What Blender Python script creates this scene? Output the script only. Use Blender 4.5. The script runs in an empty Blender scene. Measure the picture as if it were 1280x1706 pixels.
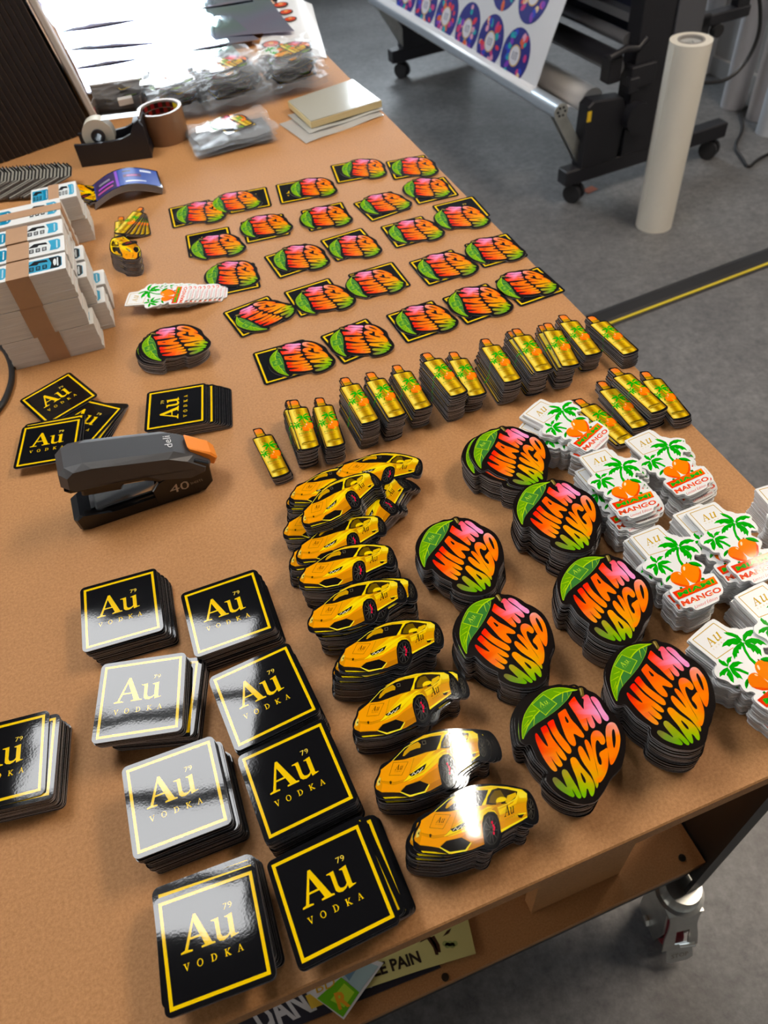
import bpy, bmesh, math, random
from math import sin, cos, pi, radians
from mathutils import Vector, Matrix
from mathutils.geometry import tessellate_polygon
random.seed(7)
scene = bpy.context.scene
COL = scene.collection

# ------------------------------------------------------------------ camera
FPX, PITCH, ROLL, CAMH = 1254.9, 0.85878683, 0.12216893, 0.53803933   # camera 0.538 m above the table top (z = 0)
fwd = Vector((0, cos(PITCH), -sin(PITCH))); rgt = Vector((1, 0, 0)); dwn = fwd.cross(rgt)
right = rgt*cos(ROLL) + dwn*sin(ROLL); down = -rgt*sin(ROLL) + dwn*cos(ROLL)
cam_d = bpy.data.cameras.new('camera'); cam = bpy.data.objects.new('camera', cam_d); COL.objects.link(cam)
cam_d.sensor_fit = 'VERTICAL'; cam_d.sensor_height = 24; cam_d.lens = 24*FPX/1706
cam_d.clip_start = 0.02; cam_d.clip_end = 60
cam_d.dof.use_dof = True; cam_d.dof.focus_distance = 0.62; cam_d.dof.aperture_fstop = 7.0
m3 = Matrix((right, -down, -fwd)).transposed()
cam.matrix_world = Matrix.Translation((0, 0, CAMH)) @ m3.to_4x4()
scene.camera = cam

# ------------------------------------------------------------------ world, exposure
vs = scene.view_settings
vs.view_transform = 'Standard'; vs.look = 'None'; vs.gamma = 1.0; vs.use_curve_mapping = False; vs.exposure = 0.12
world = bpy.data.worlds.new('world'); scene.world = world; world.use_nodes = True
world.node_tree.nodes['Background'].inputs[0].default_value = (0.75, 0.85, 1.0, 1)
world.node_tree.nodes['Background'].inputs[1].default_value = 0.6
PANEL_L = 12.0      # ceiling light panels
TUBE_L = 85.0       # tube lamps
SIDE_FILL_L = 2.5         # glowing pane added in the left wall as side fill
FILL_L = 22.0        # fill panel added on the ceiling right of the table
WIN_L = 15.0        # daylight windows

# ------------------------------------------------------------------ measuring helper: a point of a horizontal plane
def at(px, py, z=0.0):
    d = right*((px-640)/FPX) + down*((py-853)/FPX) + fwd
    t = (z-CAMH)/d.z
    return Vector((d.x*t, d.y*t, z))

# ------------------------------------------------------------------ materials
def lin(c):
    if isinstance(c, str):
        c = c.lstrip('#'); c = [int(c[i:i+2], 16)/255 for i in (0, 2, 4)]
    return tuple((x/12.92 if x <= .04045 else ((x+.055)/1.055)**2.4) for x in c[:3])
def mat(name, col, rough=.5, metal=0., coat=0., bump=0., bscale=50., var=0., vscale=30., alpha=1., emit=None, trans=0., spec=.5, stretch=None):
    m = bpy.data.materials.new(name); m.use_nodes = True; nt = m.node_tree; b = nt.nodes['Principled BSDF']
    c = lin(col) if isinstance(col, str) else col
    b.inputs['Base Color'].default_value = (*c, 1); b.inputs['Roughness'].default_value = rough; b.inputs['Metallic'].default_value = metal
    b.inputs['Coat Weight'].default_value = coat; b.inputs['Coat Roughness'].default_value = .06; b.inputs['Alpha'].default_value = alpha
    b.inputs['Transmission Weight'].default_value = trans; b.inputs['Specular IOR Level'].default_value = spec
    if emit: b.inputs['Emission Color'].default_value = (*emit[0], 1); b.inputs['Emission Strength'].default_value = emit[1]
    tc = nt.nodes.new('ShaderNodeTexCoord'); src = tc.outputs['Object']
    if stretch:
        mp = nt.nodes.new('ShaderNodeMapping'); mp.inputs['Scale'].default_value = stretch; nt.links.new(src, mp.inputs[0]); src = mp.outputs[0]
    if bump:
        n = nt.nodes.new('ShaderNodeTexNoise'); n.inputs['Scale'].default_value = bscale; n.inputs['Detail'].default_value = 4
        bp = nt.nodes.new('ShaderNodeBump'); bp.inputs['Strength'].default_value = bump; bp.inputs['Distance'].default_value = .002
        nt.links.new(src, n.inputs['Vector']); nt.links.new(n.outputs[0], bp.inputs['Height']); nt.links.new(bp.outputs[0], b.inputs['Normal'])
    if var:
        n = nt.nodes.new('ShaderNodeTexNoise'); n.inputs['Scale'].default_value = vscale; n.inputs['Detail'].default_value = 6; n.inputs['Roughness'].default_value = .65
        r = nt.nodes.new('ShaderNodeValToRGB'); r.color_ramp.elements[0].position = .3; r.color_ramp.elements[1].position = .7
        r.color_ramp.elements[0].color = (*[x*(1-var) for x in c], 1); r.color_ramp.elements[1].color = (*[min(1, x*(1+var)) for x in c], 1)
        nt.links.new(src, n.inputs['Vector']); nt.links.new(n.outputs[0], r.inputs[0]); nt.links.new(r.outputs[0], b.inputs['Base Color'])
    return m
def film_bump(m, amp=.11, scale=24., fine=.03):
    """gentle waviness of a laminated sheet plus faint orange peel"""
    nt = m.node_tree; b = nt.nodes['Principled BSDF']
    tc = nt.nodes.new('ShaderNodeTexCoord')
    n = nt.nodes.new('ShaderNodeTexNoise'); n.inputs['Scale'].default_value = scale; n.inputs['Detail'].default_value = 1
    n2 = nt.nodes.new('ShaderNodeTexNoise'); n2.inputs['Scale'].default_value = 650; n2.inputs['Detail'].default_value = 1
    a = nt.nodes.new('ShaderNodeMath'); a.operation = 'MULTIPLY'; a.inputs[1].default_value = fine
    s = nt.nodes.new('ShaderNodeMath'); s.operation = 'ADD'
    bp = nt.nodes.new('ShaderNodeBump'); bp.inputs['Strength'].default_value = 1; bp.inputs['Distance'].default_value = .002*amp
    L = nt.links.new
    L(tc.outputs['Object'], n.inputs['Vector']); L(tc.outputs['Object'], n2.inputs['Vector']); L(n2.outputs[0], a.inputs[0])
    L(n.outputs[0], s.inputs[0]); L(a.outputs[0], s.inputs[1]); L(s.outputs[0], bp.inputs['Height']); L(bp.outputs[0], b.inputs['Normal'])
    return m
def print_mat(name, rough=.2, coat=.0, amp=.11):
    m = mat(name, '#ffffff', rough, coat=coat); nt = m.node_tree
    a = nt.nodes.new('ShaderNodeAttribute'); a.attribute_name = 'Ink'
    nt.links.new(a.outputs['Color'], nt.nodes['Principled BSDF'].inputs['Base Color'])
    return film_bump(m, amp) if amp else m

M_BLACK = film_bump(mat('black_laminate', (.005, .005, .006), .045))
M_MBLACK = film_bump(mat('warm_black_laminate', (.008, .005, .004), .10))
M_WHITE = film_bump(mat('white_laminate', (.80, .80, .78), .25))
M_INK = print_mat('printed_ink', .06)
M_EDGE = mat('dark_backing_edge', (.36, .36, .38), .5)
M_WEDGE = mat('white_backing_edge', (.62, .62, .64), .6)

# ------------------------------------------------------------------ mesh builder
def chaikin(p, n=1):
    for _ in range(n):
        q = []
        for i in range(len(p)):
            a, b = p[i], p[(i+1) % len(p)]
            q += [(a[0]*.75+b[0]*.25, a[1]*.75+b[1]*.25), (a[0]*.25+b[0]*.75, a[1]*.25+b[1]*.75)]
        p = q
    return p
def area(p): return sum(p[i][0]*p[(i+1) % len(p)][1]-p[(i+1) % len(p)][0]*p[i][1] for i in range(len(p)))/2
INK = .92
def ink(c):   # printed colours: a little deeper than they look under the lamps
    l = lin(c); g = (l[0]+l[1]+l[2])/3
    return tuple(max(0, g+(x-g)*1.14)*INK for x in l)
class MB:
    def __init__(s): s.v = []; s.f = []; s.m = []; s.c = []
    def face(s, idx, m=0): s.f.append(tuple(idx)); s.m.append(m)
    def vert(s, p, c=(1, 1, 1)): s.v.append(tuple(p)); s.c.append((*c, 1)); return len(s.v)-1
    def flat(s, pts, z, col, holes=(), m=2):
        loops = [[Vector((x, y, 0)) for x, y in q] for q in ([pts]+list(holes))]
        allp = [q for l in loops for q in l]
        ids = [s.vert((q.x, q.y, z), ink(col(q.x, q.y)) if callable(col) else ink(col)) for q in allp]
        for t in tessellate_polygon(loops):
            a, b, c = [allp[i] for i in t]
            k = (b.x-a.x)*(c.y-a.y)-(c.x-a.x)*(b.y-a.y)
            if abs(k) < 1e-12: continue
            s.face([ids[i] for i in (t if k > 0 else t[::-1])], m)
    def plate(s, pts, z0, z1, top=0, edge=1, two=True):
        """solid sheet with its outline; upper half of the rim is laminate, lower half backing"""
        if area(pts) < 0: pts = pts[::-1]
        n = len(pts); zs = [z0, z0+(z1-z0)*.5, z1] if two else [z0, z1]
        base = len(s.v)
        for z in zs:
            for x, y in pts: s.vert((x, y, z))
        for k in range(len(zs)-1):
            for i in range(n):
                j = (i+1) % n
                s.face((base+k*n+i, base+k*n+j, base+(k+1)*n+j, base+(k+1)*n+i), edge if (k == 0 or not two) else top)
        loop = [[Vector((x, y, 0)) for x, y in pts]]
        for t in tessellate_polygon(loop):
            a, b, c = [loop[0][i] for i in t]
            if (b.x-a.x)*(c.y-a.y)-(c.x-a.x)*(b.y-a.y) < 0: t = t[::-1]
            s.face([base+(len(zs)-1)*n+i for i in t], top); s.face([base+i for i in t[::-1]], edge)
    def box(s, c, d, rot=0., m=0, bev=0., axis='Z'):
        R = Matrix.Rotation(rot, 3, axis); c = Vector(c); hx, hy, hz = d[0]/2, d[1]/2, d[2]/2
        if bev <= 0:
            ids = [s.vert(c+R@Vector((x, y, z))) for z in (-hz, hz) for x, y in ((-hx, -hy), (hx, -hy), (hx, hy), (-hx, hy))]
            for q in ((3, 2, 1, 0), (4, 5, 6, 7), (0, 1, 5, 4), (1, 2, 6, 5), (2, 3, 7, 6), (3, 0, 4, 7)): s.face([ids[i] for i in q], m)
            return
        b = min(bev, hx*.95, hy*.95, hz*.95); rings = []
        for z, ins in ((-hz, b), (-hz+b, 0), (hz-b, 0), (hz, b)):
            ring = []
            for sx, sy in ((1, -1), (1, 1), (-1, 1), (-1, -1)):
                X, Y = hx-ins, hy-ins
                p, q = ((sx*X, sy*(Y-b*.7)), (sx*(X-b*.7), sy*Y))
                if sx*sy < 0: p, q = q, p
                ring += [s.vert(c+R@Vector((*p, z))), s.vert(c+R@Vector((*q, z)))]
            rings.append(ring)
        for a, b2 in zip(rings, rings[1:]):
            for i in range(8): j = (i+1) % 8; s.face((a[i], a[j], b2[j], b2[i]), m)
        s.face(rings[0][::-1], m); s.face(rings[-1], m)
    def tube(s, pts, r, seg=12, m=0, caps=True, rs=None):
        pts = [Vector(p) for p in pts]; rings = []; prev = None
        for i, p in enumerate(pts):
            t = (pts[min(i+1, len(pts)-1)]-pts[max(i-1, 0)]).normalized()
            if prev is None: u = t.orthogonal().normalized()
            else: u = (prev-t*prev.dot(t)).normalized()
            prev = u; w = t.cross(u); rr = rs[i] if rs else r
            rings.append([s.vert(p+u*(rr*cos(2*pi*k/seg))+w*(rr*sin(2*pi*k/seg))) for k in range(seg)])
        for a, b in zip(rings, rings[1:]):
            for k in range(seg): j = (k+1) % seg; s.face((a[k], a[j], b[j], b[k]), m)
        if caps: s.face(rings[0][::-1], m); s.face(rings[-1], m)
    def ring(s, c, axis, r0, r1, h, seg=40, m=0, m_in=None):
        """hollow cylinder: inner r0, outer r1, height h along axis from c"""
        ax = Vector(axis).normalized(); u = ax.orthogonal().normalized(); w = ax.cross(u); c = Vector(c); R = []
        for (r, z) in ((r0, 0), (r1, 0), (r1, h), (r0, h)):
            R.append([s.vert(c+ax*z+u*(r*cos(2*pi*k/seg))+w*(r*sin(2*pi*k/seg))) for k in range(seg)])
        for q in range(4):
            a, b = R[q], R[(q+1) % 4]
            for k in range(seg): j = (k+1) % seg; s.face((a[k], b[k], b[j], a[j])[::-1], (m_in if (q == 3 and m_in is not None) else m))
    def prism(s, prof, y0, y1, frame=None, m=0, bev=0.):
        """profile in (x, z) swept along y"""
        if area(prof) > 0: prof = prof[::-1]
        n = len(prof); cx = sum(p[0] for p in prof)/n; cz = sum(p[1] for p in prof)/n
        F = frame or (lambda q: q); sl = []
        def rg(y, k):
            out = []
            for i, (x, z) in enumerate(prof):
                d = Vector((cx-x, cz-z)); L = d.length or 1; d = d/L*min(k, L*.5)
                out.append(s.vert(F(Vector((x+d.x, y, z+d.y)))))
            return out
        sl = [rg(y0, bev), rg(y0+bev, 0), rg(y1-bev, 0), rg(y1, bev)] if bev else [rg(y0, 0), rg(y1, 0)]
        for a, b in zip(sl, sl[1:]):
            for i in range(n): j = (i+1) % n; s.face((a[i], a[j], b[j], b[i]), m)
        pv = [[Vector((x, z, 0)) for x, z in prof]]
        for t in tessellate_polygon(pv):
            a, b, c = [pv[0][i] for i in t]
            if (b.x-a.x)*(c.y-a.y)-(c.x-a.x)*(b.y-a.y) > 0: t = t[::-1]
            s.face([sl[0][i] for i in t[::-1]], m); s.face([sl[-1][i] for i in t], m)
    def mesh(s, name, mats, smooth=False):
        me = bpy.data.meshes.new(name); me.from_pydata(s.v, [], s.f)
        for mm in mats: me.materials.append(mm)
        me.polygons.foreach_set('material_index', s.m)
        if smooth: me.polygons.foreach_set('use_smooth', [True]*len(s.f))
        if 'Ink' not in me.color_attributes:
            a = me.color_attributes.new('Ink', 'FLOAT_COLOR', 'POINT')
            a.data.foreach_set('color', [x for c in s.c for x in c])
        me.update()
        return me
    def build(s, name, mats, parent=None, smooth=False, loc=None, rot=None):
        o = bpy.data.objects.new(name, s.mesh(name, mats if isinstance(mats, (list, tuple)) else [mats], smooth)); COL.objects.link(o)
        if parent: o.parent = parent
        if loc is not None: o.location = loc
        if rot is not None: o.rotation_euler = rot
        if smooth:
            es = o.modifiers.new('split', 'EDGE_SPLIT'); es.split_angle = radians(40)
        return o
def tag(o, label=None, cat=None, group=None, kind=None):
    if label: o['label'] = label
    if cat: o['category'] = cat
    if group: o['group'] = group
    if kind: o['kind'] = kind
    return o
def thing(name, label, cat, loc=(0, 0, 0), rz=0, group=None):
    o = bpy.data.objects.new(name, None); COL.objects.link(o); o.location = loc; o.rotation_euler = (0, 0, rz); o.empty_display_size = .02
    return tag(o, label, cat, group)
def ell(cx, cy, rx, ry, n=20, rot=0):
    return [(cx+rx*cos(2*pi*k/n)*cos(rot)-ry*sin(2*pi*k/n)*sin(rot), cy+rx*cos(2*pi*k/n)*sin(rot)+ry*sin(2*pi*k/n)*cos(rot)) for k in range(n)]

# ------------------------------------------------------------------ lettering
GL = {
 'A': ([(0, 0), (.34, 0), (.34, .045), (.21, .07), (.30, .32), (.62, .32), (.70, .07), (.60, .045), (.60, 0), (1, 0), (1, .045), (.91, .07), (.55, 1), (.47, 1), (.12, .08), (0, .045)], [[(.32, .38), (.59, .38), (.455, .78)]]),
 'u': ([(0, 1), (.31, 1.03), (.31, .30), (.36, .16), (.47, .12), (.58, .15), (.66, .24), (.66, .88), (.55, .92), (.55, .96), (.86, 1.03), (.86, .13), (.90, .08), (1, .08), (1, .04), (.68, -.04), (.67, .13), (.55, .02), (.40, -.04), (.24, 0), (.15, .12), (.14, .88), (.10, .93), (0, .955)], []),
 'V': ([(0, 1), (0, .94), (.12, .9), (.46, 0), (.54, 0), (.88, .9), (1, .94), (1, 1), (.66, 1), (.66, .94), (.78, .9), (.55, .25), (.30, .9), (.42, .94), (.42, 1)], []),
 'O': (ell(.5, .5, .5, .52, 20), [ell(.5, .5, .33, .43, 16)]),
 'D': ([(0, 0), (.5, 0), (.8, .12), (1, .5), (.8, .88), (.5, 1), (0, 1), (0, .95), (.12, .9), (.12, .1), (0, .05)], [[(.3, .08), (.5, .08), (.68, .2), (.8, .5), (.68, .8), (.5, .92), (.3, .92)]]),
 'K': ([(0, 0), (.42, 0), (.42, .05), (.31, .09), (.31, .45), (.72, .06), (.66, .04), (.66, 0), (1.05, 0), (1.05, .05), (.95, .09), (.48, .55), (.84, .91), (.98, .95), (.98, 1), (.62, 1), (.62, .95), (.70, .92), (.31, .53), (.31, .91), (.42, .95), (.42, 1), (0, 1), (0, .95), (.12, .91), (.12, .09), (0, .05)], []),
}
def glyph(mb, ch, o, ux, uy, z, col, m=2):
    """unit-box glyph mapped with origin o and axes ux, uy (2-tuples)"""
    f = lambda p: (o[0]+p[0]*ux[0]+p[1]*uy[0], o[1]+p[0]*ux[1]+p[1]*uy[1])
    g, h = GL[ch]
    mb.flat([f(p) for p in g], z, col, [[f(p) for p in q] for q in h], m)
_tc = {}
def text_geo(s):
    if s in _tc: return _tc[s]
    key = s; bold = s.startswith('*'); s = s.lstrip('*')
    cu = bpy.data.curves.new('t', 'FONT'); cu.body = s; cu.resolution_u = 2; cu.size = 1; cu.offset = .035 if bold else 0
    o = bpy.data.objects.new('t', cu); COL.objects.link(o)
    bpy.context.view_layer.update()
    me = o.evaluated_get(bpy.context.evaluated_depsgraph_get()).to_mesh()
    vv = [(v.co.x, v.co.y) for v in me.vertices]; ff = [tuple(p.vertices) for p in me.polygons]
    x0 = min(v[0] for v in vv); x1 = max(v[0] for v in vv); y0 = min(v[1] for v in vv); y1 = max(v[1] for v in vv)
    vv = [((v[0]-x0)/(x1-x0), (v[1]-y0)/(y1-y0)) for v in vv]
    bpy.data.objects.remove(o); bpy.data.curves.remove(cu)
    _tc[key] = (vv, ff); return _tc[key]
def text(mb, s, o, ux, uy, z, col, m=2, f3=None):
    vv, ff = text_geo(s); c = lin(col); ids = []
    for a, b in vv:
        p = (o[0]+a*ux[0]+b*uy[0], o[1]+a*ux[1]+b*uy[1])
        ids.append(mb.vert(f3(p) if f3 else (p[0], p[1], z), c))
    flip = (ux[0]*uy[1]-ux[1]*uy[0]) < 0
    for f in ff: mb.face([ids[i] for i in (f[::-1] if flip else f)], m)
def line(p, q, w0, w1=None):
    w1 = w0 if w1 is None else w1; d = Vector((q[0]-p[0], q[1]-p[1])); n = Vector((-d.y, d.x)).normalized()
    return [(p[0]-n.x*w0/2, p[1]-n.y*w0/2), (q[0]-n.x*w1/2, q[1]-n.y*w1/2), (q[0]+n.x*w1/2, q[1]+n.y*w1/2), (p[0]+n.x*w0/2, p[1]+n.y*w0/2)]

# ------------------------------------------------------------------ the room
TH = radians(15.5); EX = Vector((cos(TH), sin(TH), 0)); EY = Vector((-sin(TH), cos(TH), 0))
CORNER = Vector((.40249506, .22295516, 0))
def tb(u, v, z=0): return CORNER + EX*u + EY*v + Vector((0, 0, z))
RM = radians(17); RX = Vector((cos(RM), sin(RM), 0)); RY = Vector((-sin(RM), cos(RM), 0))
def rm(x, y, z=0): return RX*x + RY*y + Vector((0, 0, z))
FZ, CZ = -.9, 2.2
XL, XR, YB, YF = -3.2, 2.75, -2.6, 5.42
M_floor = mat('concrete', (.17, .172, .178), .42, var=.28, vscale=2.2, bump=.25, bscale=60)
nt = M_floor.node_tree   # speckle on top of the large mottling
b = nt.nodes['Principled BSDF']; old = b.inputs['Base Color'].links[0].from_socket
n = nt.nodes.new('ShaderNodeTexNoise'); n.inputs['Scale'].default_value = 45; n.inputs['Detail'].default_value = 8; n.inputs['Roughness'].default_value = .8
r = nt.nodes.new('ShaderNodeValToRGB'); r.color_ramp.elements[0].position = .32; r.color_ramp.elements[0].color = (.50, .50, .52, 1); r.color_ramp.elements[1].position = .62; r.color_ramp.elements[1].color = (1.12, 1.11, 1.08, 1)
mx = nt.nodes.new('ShaderNodeMixRGB'); mx.blend_type = 'MULTIPLY'; mx.inputs[0].default_value = 1
tc = nt.nodes.new('ShaderNodeTexCoord')
nt.links.new(tc.outputs['Object'], n.inputs['Vector']); nt.links.new(n.outputs[0], r.inputs[0]); nt.links.new(old, mx.inputs[1]); nt.links.new(r.outputs[0], mx.inputs[2]); nt.links.new(mx.outputs[0], b.inputs['Base Color'])
M_wall = mat('white_wall_paint', (.5, .5, .5), .7, bump=.1, bscale=120)
M_ceil = mat('dark_ceiling_paint', (.045, .045, .05), .8, var=.3, vscale=1.5)
M_skirt = mat('black_skirting', (.02, .02, .022), .4)
M_bframe = mat('window_frame_paint', (.08, .08, .09), .4)
def quad_struct(name, pts, m, kind='structure'):
    mb = MB(); ids = [mb.vert(p) for p in pts]; mb.face(ids, 0); o = mb.build(name, m); o['kind'] = kind; return o
LWALL = []
def slab(name, x0, x1, y0, y1, z0, z1, m, parent=None, kind='structure'):
    mb = MB(); c = rm((x0+x1)/2, (y0+y1)/2, (z0+z1)/2); mb.box(c, (x1-x0, y1-y0, z1-z0), RM)
    o = mb.build(name, m, parent)
    if kind and not parent: o['kind'] = kind
    return o
slab('floor', XL, XR, YB, YF, FZ-.1, FZ, M_floor)
slab('ceiling', XL, XR, YB, YF, CZ, CZ+.1, M_ceil)
for a_, b_, c_, d_ in ((YB, -.4, FZ, CZ), (2.2, YF, FZ, CZ), (-.4, 2.2, FZ, .3), (-.4, 2.2, 1.8, CZ)): LWALL.append((a_, b_, c_, d_))
mb = MB()
for a_, b_, c_, d_ in LWALL: mb.box(rm(XL-.05, (a_+b_)/2, (c_+d_)/2), (.1, b_-a_, d_-c_), RM)
mb.build('wall_left', M_wall)['kind'] = 'structure'
slab('wall_right', XR, XR+.1, YB, YF, FZ, CZ, M_wall)
slab('wall_back', XL, XR, YB-.1, YB, FZ, CZ, M_wall)
# far wall with window openings (room x ranges)
WINS = [(-.02, .98, .50, 1.75), (1.75, 2.6, .3, 1.75)]
mb = MB()
def wbox(x0, x1, z0, z1): mb.box(rm((x0+x1)/2, YF+.05, (z0+z1)/2), (x1-x0, .1, z1-z0), RM)
xs = [XL]+[e for w in WINS for e in w[:2]]+[XR]
for i in range(0, len(xs), 2): wbox(xs[i], xs[i+1], FZ, CZ)
for w in WINS: wbox(w[0], w[1], FZ, w[2]); wbox(w[0], w[1], w[3], CZ)
mb.build('wall_far', M_wall)['kind'] = 'structure'
slab('baseboard_far', XL, XR, YF-.03, YF, FZ, FZ+.07, M_skirt)
slab('baseboard_right', XR-.02, XR, YB, YF, FZ, FZ+.07, M_wall)
M_pane = mat('daylight_pane', (.8, .85, .9), .3, emit=((.82, .92, 1.0), WIN_L))
for i, w in enumerate(WINS):
    e = bpy.data.objects.new(f'window_{i+1}', None); COL.objects.link(e); e['kind'] = 'structure'
    mb = MB(); mb.box(rm((w[0]+w[1])/2, YF+.06, (w[2]+w[3])/2), (w[1]-w[0], .01, w[3]-w[2]), RM); mb.build('pane', M_pane, e)
    mb = MB(); t = .04
    for x in (w[0]+t/2, w[1]-t/2): mb.box(rm(x, YF+.03, (w[2]+w[3])/2), (t, .05, w[3]-w[2]), RM)
    for z in (w[2]+t/2, w[3]-t/2): mb.box(rm((w[0]+w[1])/2, YF+.03, z), (w[1]-w[0], .05, t), RM)
    mb.build('window_frame', M_bframe, e)

e = bpy.data.objects.new('window_3', None); COL.objects.link(e); e['kind'] = 'structure'   # unseen glowing pane, added in the left wall for side fill
mb = MB(); mb.box(rm(XL-.06, .9, 1.05), (.01, 2.6, 1.5), RM); mb.build('pane', mat('side_fill_pane', (.8, .85, .9), .3, emit=((1.0, .93, .84), SIDE_FILL_L)), e)
mb = MB()
for y_ in (-.38, .9, 2.18): mb.box(rm(XL-.03, y_, 1.05), (.05, .05, 1.5), RM)
for z_ in (.32, 1.78): mb.box(rm(XL-.03, .9, z_), (.05, 2.6, .05), RM)
mb.build('window_frame', M_bframe, e)  # frame around the added side fill pane
# ceiling lights (they hang above the table and mirror in the stickers)
M_panel = mat('light_diffuser', (.9, .9, .9), .5, emit=((.98, .99, 1.0), PANEL_L))
M_tube = mat('tube_diffuser', (.9, .9, .9), .5, emit=((1.0, .95, .86), TUBE_L))
M_fix = mat('lamp_housing', (.5, .5, .5), .5)
def panel(x0, x1, y0, y1, label, mt=M_panel, z=CZ-.03, name='ceiling_panel_light', grp='ceiling panel lights', cat='ceiling light'):
    t = thing(name, label, cat, ((x0+x1)/2, (y0+y1)/2, z), 0, grp)
    w, d = x1-x0, y1-y0
    mb = MB(); mb.box((0, 0, .018), (w+.03, d+.03, .02)); mb.build('lamp_housing', M_fix, t)
    mb = MB(); mb.box((0, 0, 0), (w, d, .012)); mb.build('diffuser', mt, t)
for y0, y1, w_ in ((.60, .73, 'narrow and nearest'), (.80, 1.07, 'second nearest'), (1.14, 1.41, 'third nearest'), (1.48, 1.80, 'farthest')):
    panel(-1.45, -.60, y0, y1, 'white ceiling panel light above the left of the table, %s of the row' % w_)
panel(.150, .182, .82, 1.30, 'slim bright tube lamp on the ceiling above the table', M_tube, name='tube_lamp', grp='ceiling tube lamps')
M_fill_panel = mat('warm_fill_diffuser', (.9, .9, .9), .5, emit=((1.0, .84, .68), FILL_L))
panel(1.5, 2.1, .6, 1.8, 'long added fill light panel on the ceiling right of the table', M_fill_panel)  # unseen fill light, added where the stickers do not mirror it


# ------------------------------------------------------------------ the table
M_mdf = mat('mdf_board', (.465, .225, .083), .6, spec=.3, var=.05, vscale=9, bump=.12, bscale=900)
nt = M_mdf.node_tree; b = nt.nodes['Principled BSDF']; old = b.inputs['Base Color'].links[0].from_socket
n = nt.nodes.new('ShaderNodeTexNoise'); n.inputs['Scale'].default_value = 420; n.inputs['Detail'].default_value = 6; n.inputs['Roughness'].default_value = .75
r = nt.nodes.new('ShaderNodeValToRGB'); r.color_ramp.elements[0].position = .34; r.color_ramp.elements[0].color = (.80, .76, .70, 1); r.color_ramp.elements[1].position = .66; r.color_ramp.elements[1].color = (1.16, 1.18, 1.22, 1)
mx = nt.nodes.new('ShaderNodeMixRGB'); mx.blend_type = 'MULTIPLY'; mx.inputs[0].default_value = 1; tc = nt.nodes.new('ShaderNodeTexCoord')
nt.links.new(tc.outputs['Object'], n.inputs['Vector']); nt.links.new(n.outputs[0], r.inputs[0]); nt.links.new(old, mx.inputs[1]); nt.links.new(r.outputs[0], mx.inputs[2]); nt.links.new(mx.outputs[0], b.inputs['Base Color'])
M_steel_dk = mat('black_powder_steel', (.014, .013, .013), .45)
M_zinc = mat('zinc_steel', (.72, .73, .70), .32, metal=1, var=.12, vscale=25)
M_red = mat('red_wheel', (.25, .02, .03), .5); M_rub = mat('black_rubber', (.015, .015, .017), .6)
tab = thing('work_table', 'large rolling workbench with brown fibreboard top covered in stickers', 'table', tb(-.61, 1.22, FZ), TH)
def tl(u, v, z): return Vector((u+.61, v-1.22, z-FZ))
mb = MB(); mb.box(tl(-.61, 1.22, -.009), (1.22, 2.44, .018), bev=.0012); mb.build('tabletop', M_mdf, tab)
mb = MB(); mb.box(tl(-.600, 1.22, -.609), (1.19, 2.328, .018)); sh = mb.build('shelf', M_mdf, tab)
M_screw = mat('screw_steel', (.12, .12, .10), .4, metal=1)
for q in ((1137, 1429), (742, 1628)):
    p = at(q[0], q[1], -.599); p = Vector((p.x, p.y, 0))-tb(-.61, 1.22, 0); u = p.dot(EX); v = p.dot(EY)
    mb = MB(); mb.tube([(u, v, -.6-FZ), (u, v, -.5985-FZ)], .005, 14)
    for a in (0, pi/2): mb.box((u, v, -.5983-FZ), (.006, .0014, .0006), a, 0)
    mb.build('screw', M_screw, sh)
mb = MB()
mb.box(tl(-.61, .060, -.629), (1.18, .006, .022)); mb.box(tl(-.61, .078, -.638), (1.18, .04, .004))
mb.build('shelf_rail', M_steel_dk, tab)
mb = MB(); mb.box(tl(-.61, 2.37, -.635), (1.18, .012, .036)); mb.build('shelf_rail', M_steel_dk, tab)
mb = MB(); mb.box(tl(-.04, 1.22, -.040), (.03, 2.2, .04)); mb.build('side_rail', M_steel_dk, tab)
p = at(1032, 1455, -.6); p = Vector((p.x, p.y, 0))-tb(0, 0); u0, v0 = p.dot(EX), p.dot(EY)
mb = MB(); q = at(881, 1513, -.6); q = Vector((q.x, q.y, 0))-tb(0, 0); u1 = q.dot(EX); mb.box(tl((u0+u1)/2, v0+.009, -.31), (u0-u1, .018, .578)); mb.build('front_panel', M_mdf, tab)
mb = MB(); mb.box(tl(u0-.009, v0+.34, -.31), (.018, .64, .578)); mb.build('side_panel', M_mdf, tab)
for (u, v, su, sv) in ((.001, .046, 1, 1), (-1.2, .04, -1, 1), (-.012, 2.38, 1, -1), (-1.2, 2.38, -1, -1)):
    mb = MB(); H = .675; zc = -.018-H/2
    mb.box(tl(u, v+sv*.045, zc), (.006, .095, H)); mb.box(tl(u-su*.035, v, zc), (.07, .006, H)) if v > 1 or u < -1 else mb.box(tl(u-su*.012, v, zc), (.022, .006, H))
    mb.build('leg', M_steel_dk, tab)
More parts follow.
